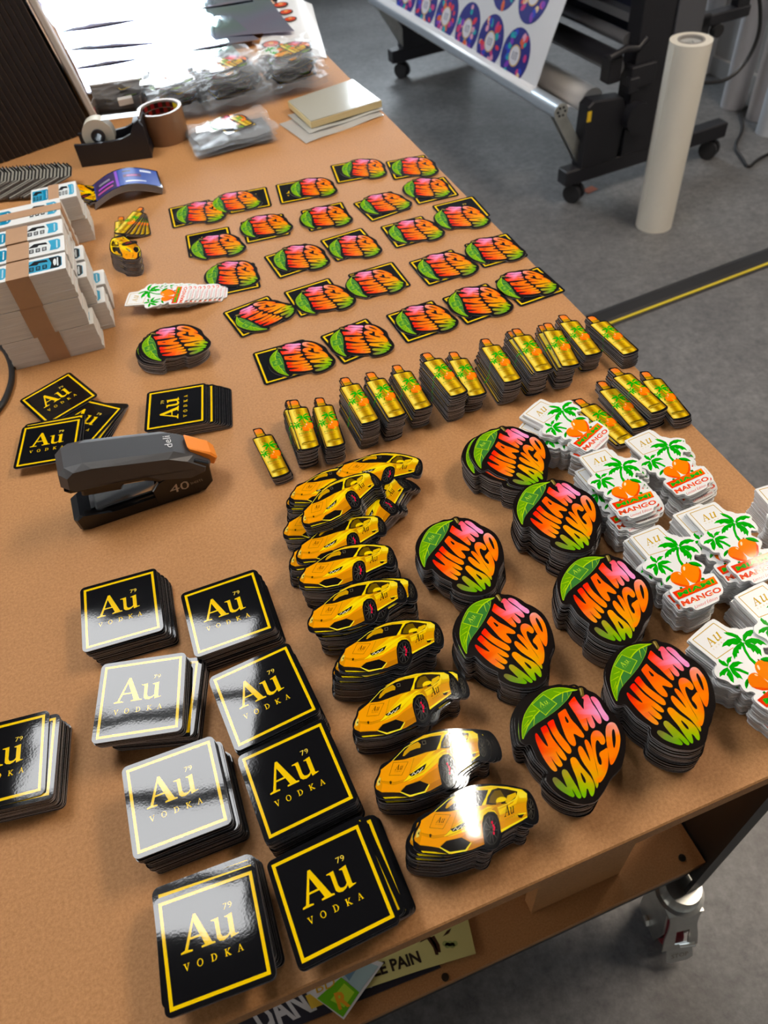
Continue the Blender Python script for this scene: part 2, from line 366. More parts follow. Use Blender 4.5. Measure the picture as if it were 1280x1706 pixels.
# casters
def caster(u, v, rz, detail):
    c = bpy.data.objects.new('caster', None); COL.objects.link(c); c.parent = tab; c.location = tl(u, v, FZ); c.rotation_euler = (0, 0, rz)
    mb = MB(); mb.tube([(-.014, .004, .040), (.014, .004, .040)], .040, 28); mb.build('wheel', M_red, c, True)
    mb = MB(); mb.tube([(-.017, .004, .040), (.017, .004, .040)], .029, 24); mb.build('wheel_hub', M_rub, c, True)
    mb = MB()
    mb.tube([(0, .01, .155), (0, .01, .170), (0, .01, .172), (0, .01, .200)], .03, 24, rs=[.030, .036, .030, .026])
    for sx in (-1, 1):
        prof = [(-.030, .02), (.024, .03), (.028, .095), (.014, .153), (-.034, .155), (-.036, .08)]
        mb.prism([( -p[0], p[1]) for p in prof], -.0015, .0015, lambda q, sx=sx: Vector((sx*.026+q.y, q.x, q.z)))
    mb.box((0, .008, .156), (.055, .056, .004))
    mb.build('fork', M_zinc, c)
    for a_, b_ in ((-.034, -.028), (.028, .034)): mb = MB(); mb.tube([(a_, .004, .040), (b_, .004, .040)], .009, 6); mb.build('axle_bolt', M_zinc, c, True)
    # front plate of the brake: sloping plate with a square window
    mb = MB()
    def P(x, s_, h=0):   # s_ from 0 (top) to 1 (bottom); slopes outwards
        return Vector((x, -.020-.026*s_+.002*sin(pi*s_)-h*.9, .157-.098*s_+h*.4))
    n = 10
    def wd(s_): return .0255-.0035*sin(pi*min(1, s_*1.5))+.004*s_*s_
    def seg(x0f, x1f, s0, s1, k=6):
        for i in range(k):
            a = s0+(s1-s0)*i/k; b_ = s0+(s1-s0)*(i+1)/k
            q = [P(x0f(a), a), P(x0f(b_), b_), P(x1f(b_), b_), P(x1f(a), a)]
            ids = [mb.vert(v_) for v_ in q]+[mb.vert(v_+Vector((0, .002, -.001))) for v_ in q]
            for f_ in ((0, 1, 2, 3), (7, 6, 5, 4), (0, 4, 5, 1), (1, 5, 6, 2), (2, 6, 7, 3), (3, 7, 4, 0)): mb.face([ids[z_] for z_ in f_])
    seg(lambda s_: -wd(s_), lambda s_: wd(s_), 0, .52); seg(lambda s_: -wd(s_), lambda s_: -.009, .52, .88); seg(lambda s_: .012, lambda s_: wd(s_), .52, .88); seg(lambda s_: -wd(s_), lambda s_: wd(s_), .88, 1.0, 2)
    mb.tube([P(-.004, .86, .004), P(.020, .84, .008)], .0035, 10)
    mb.build('brake_plate', M_zinc, c)
    mb = MB()
    prof = [(-.021, 0), (.021, 0), (.022, .026), (.014, .031), (-.014, .031), (-.022, .026)]
    ps = [Vector((x, -.0455-y*.45, .058-y*.88)) for x, y in prof]
    a = [mb.vert(p) for p in ps]; b_ = [mb.vert(p-Vector((0, 0, .003))) for p in ps]
    mb.face(a[::-1]); mb.face(b_)
    for i in range(6): j = (i+1) % 6; mb.face((a[i], a[j], b_[j], b_[i]))
    if detail: text(mb, 'STOP', (-.014, .010), (.028, 0), (0, .009), 0, '#8a7f70', 1, lambda p: (p[0], -.0464-(.030-p[1])*.45, .0586-(.030-p[1])*.88))
    mb.build('brake_pedal', [M_zinc, print_mat('stamped_ink', .5, amp=0)], c)
caster(-.017, .045, radians(-10), True); caster(-1.17, .05, .4, False); caster(-.05, 2.36, .8, False); caster(-1.17, 2.36, -.5, False)

# ------------------------------------------------------------------ printed stickers: outlines and artwork measured in metres on the sticker
class Trace:
    """turns points measured on a photographed sticker top (lying level at height z) into the sticker's own metres"""
    def __init__(s, ox, oy, sc, z, centre):
        s.ox, s.oy, s.sc, s.z = ox, oy, sc, z; s.o = at(ox+centre[0]/sc, oy+centre[1]/sc, z)
    def __call__(s, p):
        q = at(s.ox+p[0]/s.sc, s.oy+p[1]/s.sc, s.z)-s.o; return (q.x, q.y)
    def L(s, pts, n=0): return chaikin([s(p) for p in pts], n)
def idw(T, pal, pw=4):
    P = [(T(k), lin(v)) for k, v in pal]
    def f(x, y):
        W = 0; c = [0, 0, 0]
        for (a, b), v in P:
            w = 1/(((x-a)**2+(y-b)**2)**(pw/2)+1e-12); W += w
            for i in range(3): c[i] += w*v[i]
        return tuple(((12.92*u) if (u := k/W) <= .0031308 else 1.055*u**(1/2.4)-.055) for k in c)
    g = lambda x, y: f(x, y)
    return g
_lin0 = lin
def lin(c):
    return _lin0(c)
DZ = .00002
def rim_zoff(t): return t

# square sticker (66.5 mm, gold frame, gold serif letters)
def square_mesh(T_=.00095):
    mb = MB(); h, r = .03325, .0042; pts = []
    for cx_, cy_, a0 in ((h-r, h-r, 0), (-h+r, h-r, 90), (-h+r, -h+r, 180), (h-r, -h+r, 270)):
        pts += [(cx_+r*cos(radians(a0+k*18)), cy_+r*sin(radians(a0+k*18))) for k in range(6)]
    mb.plate(pts, 0, T_)
    z = T_+DZ; g = '#f2cc10'; o, i = .0302, .0281
    mb.flat([(-o, -o), (o, -o), (o, o), (-o, o)], z, g, [[(-i, -i), (i, -i), (i, i), (-i, i)]])
    k = .001
    glyph(mb, 'A', (-20*k, -3.1*k), (21.2*k, 0), (0, 20.4*k), z, g)
    glyph(mb, 'u', (.2*k, -3.0*k), (15.6*k, 0), (0, 13.0*k), z, g)
    for ch, x in (('V', -19.4), ('O', -11.3), ('D', -2.7), ('K', 5.7), ('A', 13.4)):
        glyph(mb, ch, (x*k, -12.6*k), (3.7*k, 0), (0, 4.1*k), z, g)
    text(mb, '79', (8.9*k, 13.3*k), (5.6*k, 0), (0, 3.6*k), z, '#e8c840')
    return mb.mesh('square_sticker', [M_BLACK, M_EDGE, M_INK])

# mango sticker
TM = Trace(840, 1130, 5.818, .028, (640, 640))
MANGO_PTS = dict(tip=TM((185, 600)), stem=TM((740, 90)), obot=TM((1045, 835)), bot=TM((800, 1200)))
def mango_mesh(T_=.00120):
    T = TM; mb = MB(); z = T_+DZ
    out = [(740, 75), (780, 88), (800, 115), (880, 145), (930, 190), (975, 240), (1010, 300), (1060, 345), (1110, 410), (1150, 480), (1170, 580), (1170, 680), (1152, 780), (1130, 860), (1080, 915), (1040, 955), (1010, 1000), (985, 1050), (950, 1110), (900, 1180), (840, 1205), (760, 1215), (690, 1200), (600, 1165), (540, 1125), (480, 1075), (435, 1020), (410, 985), (412, 945), (436, 905), (385, 850), (325, 780), (290, 700), (268, 645), (250, 632), (215, 640), (175, 625), (158, 590), (148, 480), (150, 380), (168, 300), (210, 230), (280, 160), (370, 105), (460, 80), (540, 78), (600, 65), (650, 82), (700, 90)]
    mb.plate(T.L(out, 1), 0, T_)
    # leaf
    lt, dk, lm, rimc = '#6ea32a', '#3f7a3a', '#b9dc28', '#a2cf30'
    leaf = [(187, 603), (176, 540), (178, 450), (195, 370), (230, 300), (285, 225), (360, 150), (440, 106), (520, 92), (600, 96), (665, 108), (722, 118), (662, 128), (650, 155), (620, 205), (570, 258), (510, 312), (440, 363), (380, 402), (310, 447), (255, 492), (215, 545)]
    mb.flat(T.L(leaf, 1), z, rimc)
    lc = (400, 330); sh_ = [(x+(lc[0]-x)*.035, y+(lc[1]-y)*.035) for x, y in leaf]
    mb.flat(T.L(sh_, 1), z+DZ, dk)
    upper = [(190, 590), (182, 520), (186, 440), (205, 365), (240, 300), (295, 225), (370, 155), (445, 116), (520, 102), (600, 106), (690, 118), (570, 142), (500, 178), (400, 258), (300, 365), (232, 465)]
    mb.flat(T.L(upper, 1), z+2*DZ, lt)
    mid = [(190, 590), (230, 462), (300, 362), (400, 254), (500, 172), (570, 136), (650, 118), (722, 116), (570, 146), (503, 184), (404, 264), (306, 368), (238, 470)]
    mb.flat(T.L(mid, 0), z+3*DZ, lm)
    for a, b_, w in (((300, 365), (292, 465), 8), ((245, 405), (198, 470), 6), ((310, 318), (245, 330), 6), ((285, 362), (200, 388), 7), ((572, 140), (564, 235), 8), ((555, 146), (480, 130), 6), ((432, 330), (405, 368), 8), ((240, 440), (190, 505), 5), ((610, 128), (625, 190), 5), ((345, 285), (300, 272), 5)):
        mb.flat([T(p) for p in line(a, b_, w, w*.4)], z+4*DZ, lm)
    sq = [(385, 158), (517, 250), (405, 362), (273, 257)]
    mb.flat([T(p) for p in sq], z+5*DZ, '#4a8a34'); c4 = (395, 257)
    sqi = [(x+(c4[0]-x)*.07, y+(c4[1]-y)*.07) for x, y in sq]
    mb.flat([T(p) for p in sq], z+6*DZ, lm, [[T(p) for p in sqi]])
    def ax(o, px, py):
        O, X, Y = T(o), T(px), T(py); return O, (X[0]-O[0], X[1]-O[1]), (Y[0]-O[0], Y[1]-O[1])
    O, X, Y = ax((355, 288), (398, 264), (330, 244)); glyph(mb, 'A', O, X, Y, z+7*DZ, '#b8dc50')
    O, X, Y = ax((402, 262), (436, 242), (384, 236)); glyph(mb, 'u', O, X, Y, z+7*DZ, '#b8dc50')
    for k, ch in enumerate('VODKA'):
        o = (372+k*17, 303-k*13); O, X, Y = ax(o, (o[0]+8, o[1]-6), (o[0]-5, o[1]-8)); glyph(mb, ch, O, X, Y, z+7*DZ, '#b8dc50')
    mb.flat(T.L([(722, 102), (735, 95), (762, 96), (770, 130), (777, 176), (762, 184), (742, 176), (736, 140)], 1), z+DZ, '#6f5a2c')
    mb.flat(T.L([(730, 104), (745, 102), (756, 165), (746, 168), (742, 140)], 1), z+2*DZ, '#b3a468')
    pal = [((310, 550), '#e03a26'), ((390, 470), '#f23c22'), ((345, 660), '#f04a30'), ((500, 880), '#f59a48'), ((430, 780), '#f57a48'), ((590, 780), '#ff9a1c'), ((550, 840), '#ffa030'), ((460, 640), '#ff7418'), ((470, 410), '#ff4410'), ((530, 560), '#ff8410'), ((640, 720), '#ff9410'), ((560, 330), '#ff6a14'), ((690, 640), '#ff8410'), ((765, 560), '#ff8818'), ((640, 450), '#ff7410'),
           ((660, 220), '#ff4a24'), ((710, 330), '#ff5a22'), ((770, 370), '#ff6428'), ((810, 500), '#ff8028'), ((790, 180), '#f5606a'), ((800, 270), '#fb7888'), ((870, 470), '#ff8c90'), ((930, 420), '#ff8894'), ((850, 220), '#f47c98'), ((900, 260), '#f89cc8'), ((990, 400), '#f8a4dc'), ((940, 330), '#f9aad8'),
           ((1045, 440), '#f8a890'), ((1000, 490), '#f88a62'), ((1010, 640), '#ff7a28'), ((1110, 600), '#ff8c1c'), ((1045, 820), '#ff7a12'), ((870, 520), '#f87420'), ((970, 620), '#ff9018'), ((980, 720), '#ff9018'), ((940, 990), '#ff8c10'), ((790, 610), '#ff7a20'), ((735, 670), '#ff8812'), ((850, 850), '#fba010'), ((900, 1050), '#b0b41c'), ((870, 940), '#e8aa14'),
           ((660, 790), '#ffa010'), ((720, 900), '#e8ac18'), ((790, 960), '#d0b020'), ((760, 1040), '#9cba20'), ((860, 1120), '#90be20'), ((780, 1140), '#78b424'), ((575, 900), '#a0a040'), ((640, 1000), '#90a830'), ((740, 1150), '#78b828'), ((490, 970), '#74743c'), ((560, 1050), '#6e9038'), ((660, 1130), '#6ea82a')]
    C = idw(T, pal)
    letters = [
     ([(304, 548), (312, 530), (326, 535), (345, 565), (400, 640), (436, 668), (415, 610), (385, 550), (358, 490), (362, 478), (408, 450), (425, 480), (465, 570), (510, 630), (560, 690), (598, 745), (612, 780), (600, 796), (575, 788), (540, 755), (495, 690), (530, 760), (566, 818), (570, 845), (548, 857), (525, 848), (490, 810), (445, 740), (480, 810), (515, 868), (518, 893), (498, 902), (470, 885), (420, 825), (370, 740), (330, 650), (312, 600)], []),
     ([(420, 432), (475, 398), (484, 404), (500, 455), (530, 520), (580, 585), (640, 658), (656, 700), (648, 726), (628, 730), (600, 712), (560, 668), (510, 600), (465, 525), (430, 455)], []),
     ([(523, 352), (528, 340), (590, 297), (600, 302), (620, 345), (655, 405), (705, 455), (765, 530), (779, 562), (768, 577), (740, 570), (700, 545), (668, 535), (690, 590), (700, 632), (690, 656), (668, 655), (635, 630), (600, 570), (570, 490), (545, 415)], [[(588, 378), (598, 366), (636, 428), (606, 436)]]),
     ([(625, 248), (630, 238), (676, 180), (686, 184), (710, 228), (750, 280), (775, 308), (768, 250), (775, 205), (752, 195), (758, 186), (790, 160), (815, 168), (830, 195), (850, 245), (895, 305), (930, 365), (944, 415), (938, 440), (918, 442), (895, 420), (860, 370), (842, 355), (865, 410), (882, 450), (878, 478), (858, 487), (838, 474), (815, 430), (792, 372), (805, 430), (817, 480), (812, 508), (792, 512), (768, 485), (735, 425), (700, 362), (660, 305)], []),
     ([(835, 192), (845, 180), (868, 180), (895, 198), (925, 235), (950, 290), (980, 335), (1008, 370), (1014, 398), (1002, 416), (982, 416), (955, 392), (925, 340), (895, 285), (862, 235)], []),
     ([(470, 982), (475, 960), (492, 951), (518, 962), (560, 1000), (622, 1066), (590, 990), (562, 925), (562, 892), (582, 876), (608, 885), (635, 925), (670, 985), (715, 1060), (747, 1125), (748, 1152), (730, 1160), (708, 1145), (680, 1095), (655, 1062), (676, 1105), (686, 1132), (672, 1146), (648, 1138), (600, 1112), (550, 1080), (505, 1040)], []),
     ([(640, 792), (650, 768), (672, 758), (698, 770), (718, 800), (750, 850), (800, 905), (850, 965), (878, 1030), (876, 1090), (862, 1132), (846, 1138), (832, 1118), (818, 1075), (800, 1055), (798, 1100), (792, 1142), (778, 1154), (760, 1140), (742, 1095), (722, 1030), (700, 950), (665, 870)], [[(740, 908), (752, 912), (790, 975), (792, 1015), (768, 1000), (748, 950)]]),
     ([(716, 695), (720, 665), (736, 652), (756, 664), (790, 718), (842, 820), (820, 740), (790, 655), (778, 612), (784, 594), (800, 592), (822, 618), (848, 670), (868, 750), (890, 850), (908, 930), (916, 990), (910, 1040), (896, 1062), (884, 1030), (868, 980), (845, 925), (810, 875), (770, 820), (735, 755)], []),
     ([(838, 590), (842, 545), (862, 512), (895, 502), (930, 516), (962, 555), (980, 600), (974, 634), (952, 645), (930, 632), (916, 604), (898, 596), (886, 620), (884, 670), (892, 740), (906, 800), (922, 832), (940, 838), (946, 810), (936, 770), (918, 740), (926, 712), (960, 694), (995, 668), (1004, 700), (1009, 780), (1005, 860), (984, 925), (950, 985), (920, 1012), (912, 985), (908, 910), (890, 830), (868, 750), (848, 660)], []),
     ([(983, 560), (980, 500), (990, 455), (1015, 430), (1045, 425), (1075, 440), (1100, 485), (1118, 540), (1124, 600), (1114, 680), (1090, 755), (1062, 812), (1042, 836), (1028, 832), (1018, 800), (1008, 730), (998, 670), (990, 620)], [[(1042, 510), (1054, 490), (1066, 500), (1078, 560), (1078, 620), (1068, 675), (1056, 668), (1048, 620), (1042, 560)]]),
    ]
    for pts, holes in letters:
        mb.flat(T.L(pts, 1), z, C, [T.L(h, 1) for h in holes])
    return mb.mesh('mango_sticker', [M_MBLACK, M_EDGE, M_INK])

# car sticker
TC = Trace(540, 1020, 6.095, .030, (680, 340))
CAR_PTS = dict(nose=TC((160, 505)), wheel=TC((818, 408)), tail=TC((1155, 240)))
def car_mesh(T_=.00130):
    T = TC; mb = MB(); z = T_+DZ
    out = [(148, 520), (146, 490), (160, 450), (195, 405), (210, 360), (235, 325), (325, 292), (400, 235), (500, 155), (620, 102), (720, 80), (850, 70), (980, 74), (1080, 90), (1130, 100), (1170, 140), (1200, 200), (1217, 270), (1212, 330), (1180, 352), (1130, 350), (1095, 335), (1000, 385), (905, 435), (892, 480), (865, 530), (820, 552), (770, 548), (740, 535), (640, 570), (560, 592), (470, 612), (420, 618), (330, 615), (230, 612), (165, 590), (150, 560)]
    mb.plate(T.L(out, 1), 0, T_)
    F = lambda pts, col, lv, n=0: mb.flat(T.L(pts, n), z+lv*DZ, col)
    pal = [((180, 500), '#d9920c'), ((240, 420), '#f3a50f'), ((340, 350), '#f2b018'), ((400, 480), '#f4a208'), ((520, 330), '#eea210'), ((700, 110), '#e6ae14'), ((900, 95), '#f0d030'), ((1090, 130), '#f6dc3c'), ((1090, 230), '#c98a08'), ((960, 300), '#e8a80c'), ((900, 380), '#d9930c'), ((640, 460), '#e09a10'), ((690, 520), '#c07c10'), ((830, 270), '#f5d84a'), ((480, 190), '#e9c020')]
    F([(160, 505), (180, 455), (212, 408), (228, 368), (330, 305), (430, 236), (520, 162), (640, 112), (820, 86), (960, 88), (1080, 102), (1122, 128), (1124, 200), (1118, 292), (1080, 325), (980, 376), (895, 424), (880, 350), (868, 300), (840, 276), (790, 280), (752, 310), (735, 370), (740, 430), (750, 516), (640, 562), (470, 602), (370, 562), (300, 556), (210, 552), (166, 524)], idw(T, pal), 0)
    F([(336, 304), (400, 250), (500, 176), (600, 146), (700, 126), (796, 120), (772, 180), (738, 237), (640, 252), (520, 282), (430, 302)], '#15100c', 1)
    F([(430, 272), (448, 236), (500, 192), (580, 163), (602, 185), (596, 212), (560, 216), (500, 234), (445, 272)], '#c99a1a', 2)
    F([(615, 160), (650, 155), (652, 185), (620, 190)], '#5c5648', 2); F([(620, 164), (645, 160), (646, 180), (624, 184)], '#15100c', 3)
    F([(776, 226), (788, 175), (828, 118), (880, 100), (960, 106), (1042, 118), (1030, 166), (960, 208), (880, 222), (820, 228)], '#2a1e0c', 1)
    F([(800, 214), (812, 168), (850, 122), (900, 116), (930, 160), (900, 200), (850, 216)], '#6b5418', 2)
    F([(938, 202), (958, 152), (1028, 126), (1034, 150), (960, 212)], '#e0b81c', 3)
    for a, b_, w in (((560, 160), (700, 106), 5), ((700, 106), (860, 90), 6), ((860, 90), (1050, 112), 6), ((1050, 112), (1035, 165), 8), ((1035, 165), (960, 212), 7), ((960, 212), (870, 248), 6), ((340, 300), (460, 205), 5), ((460, 205), (560, 160), 5)):
        F(line(a, b_, w), '#f7e25a', 4)
    F([(738, 234), (770, 182), (806, 116), (842, 94), (822, 124), (790, 172), (768, 230)], '#fae14a', 4)
    F([(858, 192), (880, 170), (915, 163), (945, 168), (948, 186), (925, 198), (880, 206), (862, 212)], '#f5d844', 5, 1)
    F([(856, 212), (905, 204), (900, 222), (866, 232)], '#a87410', 5)
    # hood facets
    F([(222, 372), (330, 306), (520, 288), (470, 420), (430, 470), (330, 480), (222, 462)], '#f3a512', 1)
    F([(410, 480), (470, 424), (620, 330), (700, 288), (790, 240), (832, 240), (770, 262), (700, 320), (610, 392), (520, 440), (440, 470)], '#fbe24e', 2)
    F([(520, 290), (690, 250), (735, 238), (640, 300), (545, 360), (480, 408)], '#eda818', 2)
    F([(660, 262), (735, 238), (600, 330), (500, 395)], '#f7cf34', 3)
    F([(205, 545), (225, 480), (320, 500), (480, 470), (600, 400), (735, 340), (738, 400), (560, 470), (430, 508), (370, 548), (300, 552)], '#f0a00c', 1)
    F([(440, 478), (600, 410), (732, 300), (760, 282), (735, 340), (600, 430), (480, 470)], '#f7d83a', 2)
    F([(735, 375), (745, 500), (660, 535), (590, 480), (560, 472), (640, 420)], '#d08a12', 2)
    F([(640, 510), (742, 470), (748, 512), (640, 552), (600, 560)], '#b87818', 3)
    F([(880, 262), (1000, 205), (1046, 128), (1052, 150), (1030, 205), (930, 252), (890, 290)], '#f6d23a', 2)
    F([(885, 300), (1000, 250), (1040, 210), (1110, 195), (1115, 260), (1040, 275), (900, 345)], '#dc9c10', 1)
    F([(890, 405), (1000, 350), (1118, 292), (1118, 302), (1000, 365), (896, 422)], '#f6e250', 4)
    F([(1052, 120), (1100, 114), (1122, 134), (1118, 160), (1060, 165), (1046, 140)], '#f7e25a', 3)
    F([(1038, 288), (1098, 272), (1072, 308), (1046, 308)], '#1c140c', 4)
    F([(1044, 280), (1112, 266), (1108, 276), (1046, 290)], '#f6e250', 5)
    F([(866, 238), (888, 300), (880, 345), (868, 300), (846, 270), (820, 262), (850, 240)], '#c08a20', 2)
    # headlights, intakes
    F([(466, 424), (512, 404), (636, 340), (612, 386), (545, 420), (490, 440)], '#18140e', 4)
    for a, b_ in (((490, 432), (515, 408)), ((515, 408), (525, 425)), ((525, 425), (555, 395)), ((555, 395), (560, 412)), ((560, 412), (600, 372))): F(line(a, b_, 5), '#f2ead0', 5)
    F([(176, 500), (180, 460), (205, 430), (214, 440), (200, 490)], '#ded070', 4); F([(190, 470), (205, 450), (204, 478)], '#3a3418', 5)
    F([(376, 556), (430, 510), (560, 478), (636, 510), (590, 566), (470, 590)], '#120e0c', 4)
    F([(370, 560), (380, 556), (455, 588), (588, 564), (634, 510), (644, 512), (598, 574), (452, 602)], '#f5e458', 5)
    F([(170, 548), (210, 556), (300, 560), (366, 562), (440, 602), (330, 604), (230, 600)], '#241b14', 4)
    F([(215, 592), (330, 594), (440, 604), (330, 606), (230, 604)], '#d8c040', 5)
    # hood emblem and panel line, frame and letters
    for a, b_ in (((218, 462), (330, 478)), ((330, 478), (430, 462)), ((430, 462), (470, 424)), ((470, 424), (530, 290))): F(line(a, b_, 2.5), '#8a5c0c', 4)
    F([(288, 470), (300, 464), (310, 472), (302, 492), (290, 490)], '#3a2808', 5)
    sq = [(340, 318), (476, 318), (405, 425), (290, 422)]; c4 = (378, 371); sqi = [(x+(c4[0]-x)*.05, y+(c4[1]-y)*.05) for x, y in sq]
    mb.flat([T(p) for p in sq], z+5*DZ, '#5a3c08', [[T(p) for p in sqi]])
    def ax(o, px, py):
        O, X, Y = T(o), T(px), T(py); return O, (X[0]-O[0], X[1]-O[1]), (Y[0]-O[0], Y[1]-O[1])
    for ch, o, px, py, c in (('A', (345, 382), (382, 380), (372, 338), '#3a2606'), ('u', (384, 380), (412, 378), (402, 350), '#3a2606'), ('A', (925, 312), (975, 290), (928, 232), '#2a1c06'), ('u', (975, 290), (1012, 272), (974, 240), '#2a1c06')):
        O, X, Y = ax(o, px, py); glyph(mb, ch, O, X, Y, z+6*DZ, c)
    for k, ch in enumerate('VODKA'):
        for o, px, py in (((342+k*13, 398-k*.6), (350+k*13, 398-k*.6), (344+k*13, 390-k*.6)), ((935+k*17, 335-k*8), (945+k*17, 330-k*8), (935+k*17, 323-k*8))):
            O, X, Y = ax(o, px, py); glyph(mb, ch, O, X, Y, z+6*DZ, '#6a480c')
    # wheels
    mb.flat(T.L(ell(816, 408, 74, 132, 28, .05)), z+5*DZ, '#14110f'); mb.flat(T.L(ell(812, 408, 62, 112, 28, .05)), z+6*DZ, '#2b2926'); mb.flat(T.L(ell(812, 408, 55, 102, 28, .05)), z+7*DZ, '#100d0d')
    for k in range(10):
        a = k*2*pi/10; F(line((812+8*cos(a), 408+14*sin(a)), (812+52*cos(a), 408+96*sin(a)), 7, 4), '#4a4844', 8)
    for x, y in ((820, 355), (830, 378), (834, 405), (832, 432), (838, 392)): mb.flat(T.L(ell(x, y, 8, 12, 10)), z+9*DZ, '#d8344c')
    mb.flat(T.L(ell(1158, 240, 44, 92, 24, -.08)), z+5*DZ, '#14110f'); mb.flat(T.L(ell(1150, 240, 32, 76, 24, -.08)), z+6*DZ, '#2f2c26'); mb.flat(T.L(ell(1150, 240, 27, 68, 24, -.08)), z+7*DZ, '#120f0d')
    for k in range(8):
        a = k*2*pi/8; F(line((1150+4*cos(a), 240+9*sin(a)), (1150+25*cos(a), 240+64*sin(a)), 5, 3), '#4a463c', 8)
    return mb.mesh('car_sticker', [M_BLACK, M_EDGE, M_INK])

# palm and mango sticker on white
TP = Trace(1030, 860, 6.737, .034, (640, 600))
PALM_PTS = dict(corner=TP((130, 240)), bandtr=TP((1070, 675)), bandbl=TP((680, 935)), top=TP((460, 100)), crown=TP((680, 335)), bandtl=TP((610, 855)))
def palm_art(mb, F, fl=True):
    g, gd = '#15a612', '#0c7c12'
    for pts in ([(680, 335), (650, 280), (600, 250), (560, 235), (512, 232), (545, 262), (600, 288), (655, 330)],
      [(670, 342), (640, 312), (600, 296), (530, 298), (470, 322), (442, 352), (500, 345), (520, 362), (560, 345), (600, 360), (640, 350), (670, 356)],
      [(668, 345), (610, 358), (555, 385), (525, 425), (528, 478), (552, 455), (562, 462), (578, 430), (596, 436), (606, 402), (630, 405), (664, 362)],
      [(682, 330), (700, 288), (750, 262), (800, 256), (862, 272), (835, 292), (810, 290), (780, 312), (745, 308), (715, 330), (690, 348)],
      [(688, 338), (780, 326), (850, 348), (890, 380), (914, 418), (872, 398), (850, 408), (820, 382), (790, 392), (760, 370), (700, 358)],
      [(682, 350), (740, 362), (800, 398), (832, 445), (818, 502), (798, 470), (782, 480), (766, 442), (745, 455), (730, 415), (705, 400)]): F(pts, g, 0)
    F([(650, 350), (684, 350), (682, 420), (700, 488), (745, 545), (715, 560), (678, 505), (655, 430)], g, 1)
    for pts in ([(436, 528), (385, 505), (358, 468), (368, 440), (400, 468), (415, 470), (442, 512)],
      [(440, 520), (438, 475), (465, 450), (514, 446), (492, 470), (490, 485), (460, 495)],
      [(445, 525), (500, 496), (560, 498), (606, 522), (560, 526), (530, 540), (450, 548)],
      [(445, 538), (500, 575), (530, 615), (542, 660), (510, 640), (490, 640), (455, 592)],
      [(438, 545), (455, 600), (450, 640), (435, 672), (410, 648), (400, 610), (390, 590), (420, 555)],
      [(432, 528), (375, 538), (325, 562), (315, 598), (350, 585), (370, 592), (395, 570), (432, 555)]): F(pts, g, 0)
    F([(440, 535), (500, 545), (550, 562), (624, 612), (612, 632), (540, 590), (470, 562)], g, 1)
    F([(690, 800), (715, 792), (730, 812), (700, 822)], gd, 1); F([(930, 690), (965, 690), (975, 715), (935, 718)], gd, 1)
    F([(540, 748), (536, 710), (552, 680), (592, 655), (592, 690), (568, 722)], g, 1, 1)
    F([(592, 655), (592, 690), (568, 722), (545, 742), (560, 700)], gd, 2)
    F([(585, 680), (600, 645), (640, 622), (690, 622), (730, 650), (765, 700), (800, 750), (802, 780), (770, 797), (700, 787), (630, 755), (592, 725)], '#f8860e', 2, 1)
    F([(600, 735), (640, 762), (700, 787), (770, 797), (800, 782), (740, 770), (670, 752)], '#f0600c', 3)
    F([(702, 590), (715, 552), (760, 528), (830, 532), (900, 562), (930, 610), (936, 680), (918, 740), (855, 756), (795, 725), (740, 672), (708, 632)], '#fa900c', 4, 1)
    F([(905, 570), (932, 612), (936, 680), (918, 742), (865, 752), (900, 710), (912, 640)], '#ee5c0c', 5)
    F([(762, 515), (780, 520), (775, 535), (760, 532)], '#8a5a20', 6)
    F(ell(742, 588, 12, 24, 10, -.1), '#ffe9c0', 6); F(ell(690, 645, 18, 8, 10, .5), '#ffdca8', 3)
    F([(782, 520), (840, 510), (900, 522), (955, 568), (890, 566), (820, 548)], g, 6, 1)
    F([(782, 520), (870, 545), (955, 568), (890, 566), (820, 548)], gd, 7)
